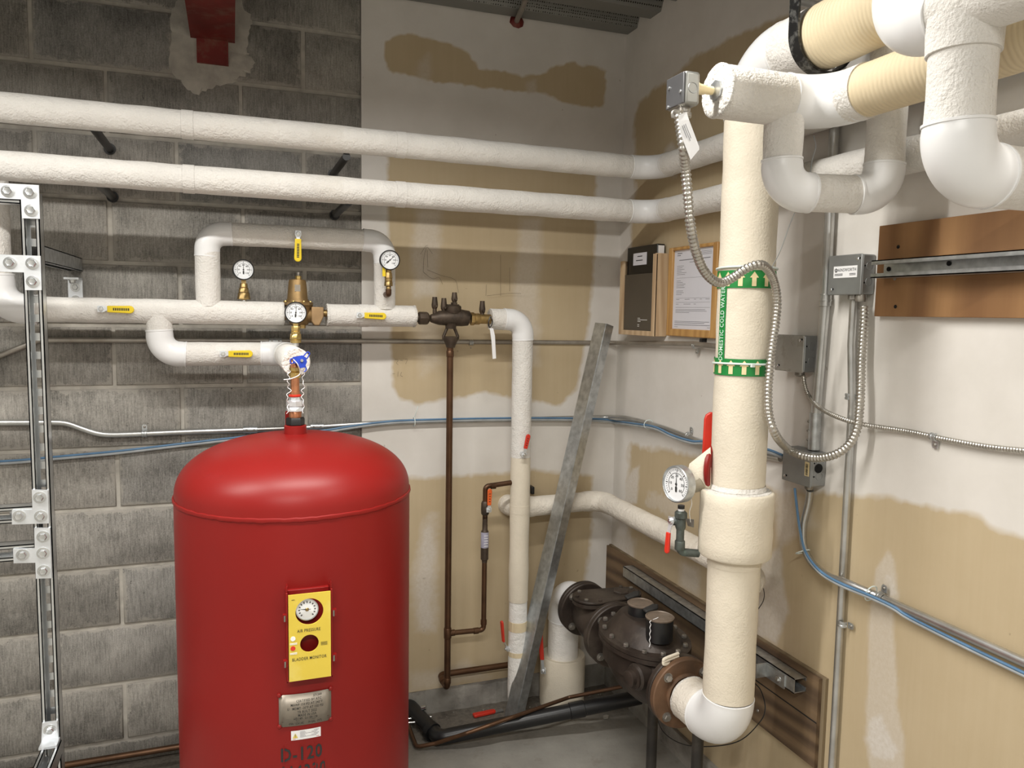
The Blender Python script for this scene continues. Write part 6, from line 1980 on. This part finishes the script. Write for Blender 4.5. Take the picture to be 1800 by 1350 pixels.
# grout patch round the beam seat
pt = [(296, 30), (300, 60), (290, 85), (296, 120), (312, 140), (325, 160), (345, 170), (372, 158), (400, 146), (420, 140), (444, 130), (450, 108), (436, 90), (440, 60), (446, 30), (430, 5), (415, -20), (330, -20), (305, 0)]
cpt = [P(a, b, y=-.006) for a, b in pt]
q = MB(); ctr = sum(cpt, Vector()) / len(cpt); n_ = len(cpt)
fine = []
for i in range(n_):
    for k in range(4):
        a = cpt[i].lerp(cpt[(i + 1) % n_], k / 4); fine.append(a + Vector((rn.uniform(-.006, .006), 0, rn.uniform(-.006, .006))))
n_ = len(fine)
inner = [ctr.lerp(a, .86) + Vector((0, -.002, 0)) for a in fine]
edge = [Vector((a.x, .000, a.z)) for a in fine]
q.add(edge + inner + [ctr + Vector((0, -.003, 0))], [(i, (i + 1) % n_, n_ + (i + 1) % n_, n_ + i) for i in range(n_)] + [(n_ + i, n_ + (i + 1) % n_, 2 * n_) for i in range(n_)])
mk('grout_patch', q, M['mortar'], wall_back)
cpz = thing('ceiling_pipe_sleeve', 'grey conduit entering the wall through red fire sealant under ceiling deck', 'conduit', P(908, 40, y=-.02))
a = P(908, 38, y=-.01); b = P(924, 0, y=-.22)
q = MB(); q.tube([a + Vector((0, .01, -.003)), b, b + (b - a) * 4], .0095, 14); mk('tube', q, M['emtd'], cpz)
q = MB(); q.lathe([(.030, -.002), (.024, .006), (.012, .014), (.009, .016)], a + Vector((0, -.002, .002)), (0, -1, .3), 9); mk('fire_sealant', q, M['reds'], cpz)

# ------------------------------------------------------------------ leaning galvanised stud
a, b = P(1056, 568, y=-.145), P(892, 1279, z=.0)
a2 = P(1082, 570, y=-.020)
st = thing('leaning_stud', 'galvanised steel stud leaning in the corner in front of conduits', 'stud', b)
d_ = (a - b).normalized()
wv = (P(1060, 566, y=-.075) - P(1044, 568, y=-.10)); 
side = Vector((.34, -.94, 0)); side = (side - d_ * side.dot(d_)).normalized(); nrm = side.cross(d_).normalized()
if nrm.x > 0: nrm = -nrm
Lg = (a - b).length
q = MB(); wst, dst, th = .058, .041, .0015
o_ = b + side * 0
def sheet(p0, u, wd, n, tk_):
    q.prism([(-wd / 2, 0), (wd / 2, 0), (wd / 2, Lg), (-wd / 2, Lg)], p0, u, d_, n, tk_)
sheet(o_, side, wst, nrm, th)                                            # web, towards the viewer
sheet(o_ + side * (wst / 2) - nrm * (dst / 2), nrm, dst, side, th)       # flange
sheet(o_ - side * (wst / 2) - nrm * (dst / 2), nrm, dst, -side, th)
sheet(o_ + side * (wst / 2 - .005) - nrm * dst, side, .010, nrm, th)
sheet(o_ - side * (wst / 2 - .005) - nrm * dst, side, .010, nrm, th)
mk('channel', q, M['galv'], st, smooth=False)

# ------------------------------------------------------------------ strut frame at the left edge
sf = thing('strut_frame', 'zinc plated strut frame with bolted plates at the left edge', 'frame', (-1.945, -.56, 0))
YS = -.580; XS = -1.9445


def strut(name, a, b, face, w=.0413, d=.0413, slots=True, mat='zinc', holes=True):
    """slotted channel from a to b (centre line of the open face); face = outward normal of the mouth"""
    a, b, n = Vector(a), Vector(b), Vector(face).normalized(); dr = (b - a).normalized(); s = dr.cross(n).normalized(); Ln = (b - a).length
    q = MB(); t_ = .0026; h = w / 2
    def bar(u0_, u1_, n0, n1):
        q.prism([(u0_, 0), (u1_, 0), (u1_, Ln), (u0_, Ln)], a + n * n0, s, dr, n, n1 - n0)
    bar(-h, -h + t_, -d, 0); bar(h - t_, h, -d, 0)
    bar(-h, -h + .0095, -t_, 0); bar(h - .0095, h, -t_, 0)
    bar(-h + .0075, -h + .0095, -.009, 0); bar(h - .0095, h - .0075, -.009, 0)
    if not holes:
        bar(-h, h, -d, -d + t_)
    else:
        bar(-h, -.0075, -d, -d + t_); bar(.0075, h, -d, -d + t_)
        z = .012
        while z + .0475 < Ln:           # bridges between the long slots
            z0_ = z + .0285
            q.prism([(-.0075, z0_), (.0075, z0_), (.0075, z0_ + .0193), (-.0075, z0_ + .0193)], a - n * d, s, dr, n, t_)
            z += .0478
    return mk(name, q, M[mat], sf, smooth=False)


strut('upright', (XS, YS, 0.001), (XS, YS, 1.845), (0, -1, 0))
zs4 = [P(5, 340, y=YS).z - .002, P(5, 462, y=YS).z, P(5, 907, y=YS).z, P(5, 974, y=YS).z]
for i, z in enumerate(zs4):
    strut('cross_strut', (XS - .0215, YS, z), (XS - .62, YS, z), (0, -1, 0), mat='zinc')
strut('wall_brace', (XS, YS + .0415, 1.676), (XS, -.012, 1.676), (0, 0, -1), mat='galv', holes=False)
strut('floor_arm', (XS + .004, YS - .006, .418), (XS + .004, YS - .75, .418), (0, 0, 1), mat='zinc')


def plate(pix, bolts, t_=.006):
    out = [P(x, y, y=YS - .0005) for x, y in pix]
    q = MB(); q.prism([(p.x, p.z) for p in out], (0, YS - .0005, 0), (1, 0, 0), (0, 0, 1), (0, -1, 0), t_)
    o = mk('joint_plate', q, M['zincp'], sf, smooth=False)
    for x, y in bolts:
        p = P(x, y, y=YS - t_)
        q = MB(); q.lathe([(.0150, 0), (.0150, .0022), (.0115, .0026)], (p.x, YS - t_, p.z), (0, -1, 0), 24); mk('washer', q, M['zinc'], o)
        q = MB(); q.lathe([(.0095, .0024), (.0100, .0032), (.0100, .0085), (.0085, .0100), (.0060, .0096)], (p.x, YS - t_, p.z), (0, -1, -.0), 6); mk('bolt', q, M['zinc'], o)
    return o


plate([(-60, 319), (-60, 346), (38, 351), (40, 384), (71, 385), (69, 326)], [(14, 336), (53, 338.5), (55, 370)])
plate([(-40, 446), (-40, 476), (43, 479), (45, 510), (74, 510), (72, 450)], [(18, 462), (57, 463), (58, 495)])
plate([(57, 860), (85, 861), (87, 919), (22, 921), (22, 896), (58, 895)], [(70, 874), (34, 907), (72, 907)])
plate([(61, 927), (89, 927), (92, 1015), (64, 1016), (63, 988), (25, 989), (24, 964), (62, 963)], [(76, 943), (40, 975), (76, 972), (77, 1003)])
p = plate([(75, 1269), (101, 1266), (104, 1305), (73, 1308)], [(88, 1283)])
q = MB(); p0_ = P(89, 1306, y=YS); q.bbox((XS - .0207, YS - .045, .4185), (XS + .0207, YS - .001, .4245)); mk('angle_leg', q, M['zincp'], sf, smooth=False)
# wall bracket of the brace
wb_ = thing('brace_bracket', 'zinc angle bracket bolting the strut brace to the block wall', 'bracket', (-1.95, 0, 1.64))
q = MB(); q.bbox((-1.967, -.010, 1.565), (-1.926, -.0035, 1.652)); q.bbox((-1.967, -.075, 1.648), (-1.926, -.0035, 1.654)); mk('angle', q, M['zincp'], wb_, smooth=False)
for z, y in ((1.625, -.010), (1.585, -.010)):
    q = MB(); q.hexbolt((-1.9465, y, z), (0, -1, 0), .009, .008, .014); mk('bolt', q, M['zinc'], wb_)
q = MB(); q.hexbolt((-1.9465, -.05, 1.648), (0, 0, -1), .009, .012, .012); mk('bolt', q, M['zinc'], wb_)

# pencil marks on the drywall
def pencil(lst, plane='y', c=-.0255, r=.0005):
    q = MB()
    for l_ in lst:
        q.tube(catmull([P(x, y, **{plane: c + .0}) for x, y in l_], 3) if len(l_) > 2 else [P(x, y, **{plane: c}) for x, y in l_], r, 4)
    return q
q = pencil([[(744, 478), (745, 455), (748, 440), (751, 434), (760, 446)], [(739, 447), (748, 433), (752, 431)], [(752, 470), (751, 440)], [(744, 478), (760, 490), (772, 488), (778, 500)], [(751, 474), (775, 484), (800, 492), (806, 515)],
            [(880, 448), (880, 520)], [(896, 470), (896, 512)], [(855, 500), (854, 520)], [(856, 520), (890, 516), (916, 516)], [(694, 632), (700, 633), (697, 638), (700, 641)], [(703, 633), (708, 634)], [(712, 632), (716, 632), (713, 640)], [(690, 657), (694, 657)], [(700, 653), (699, 662)], [(706, 654), (704, 660), (708, 662)]], c=-.0256)
mk('pencil_marks', q, M['pencil'], wall_back)['kind'] = 'stuff'
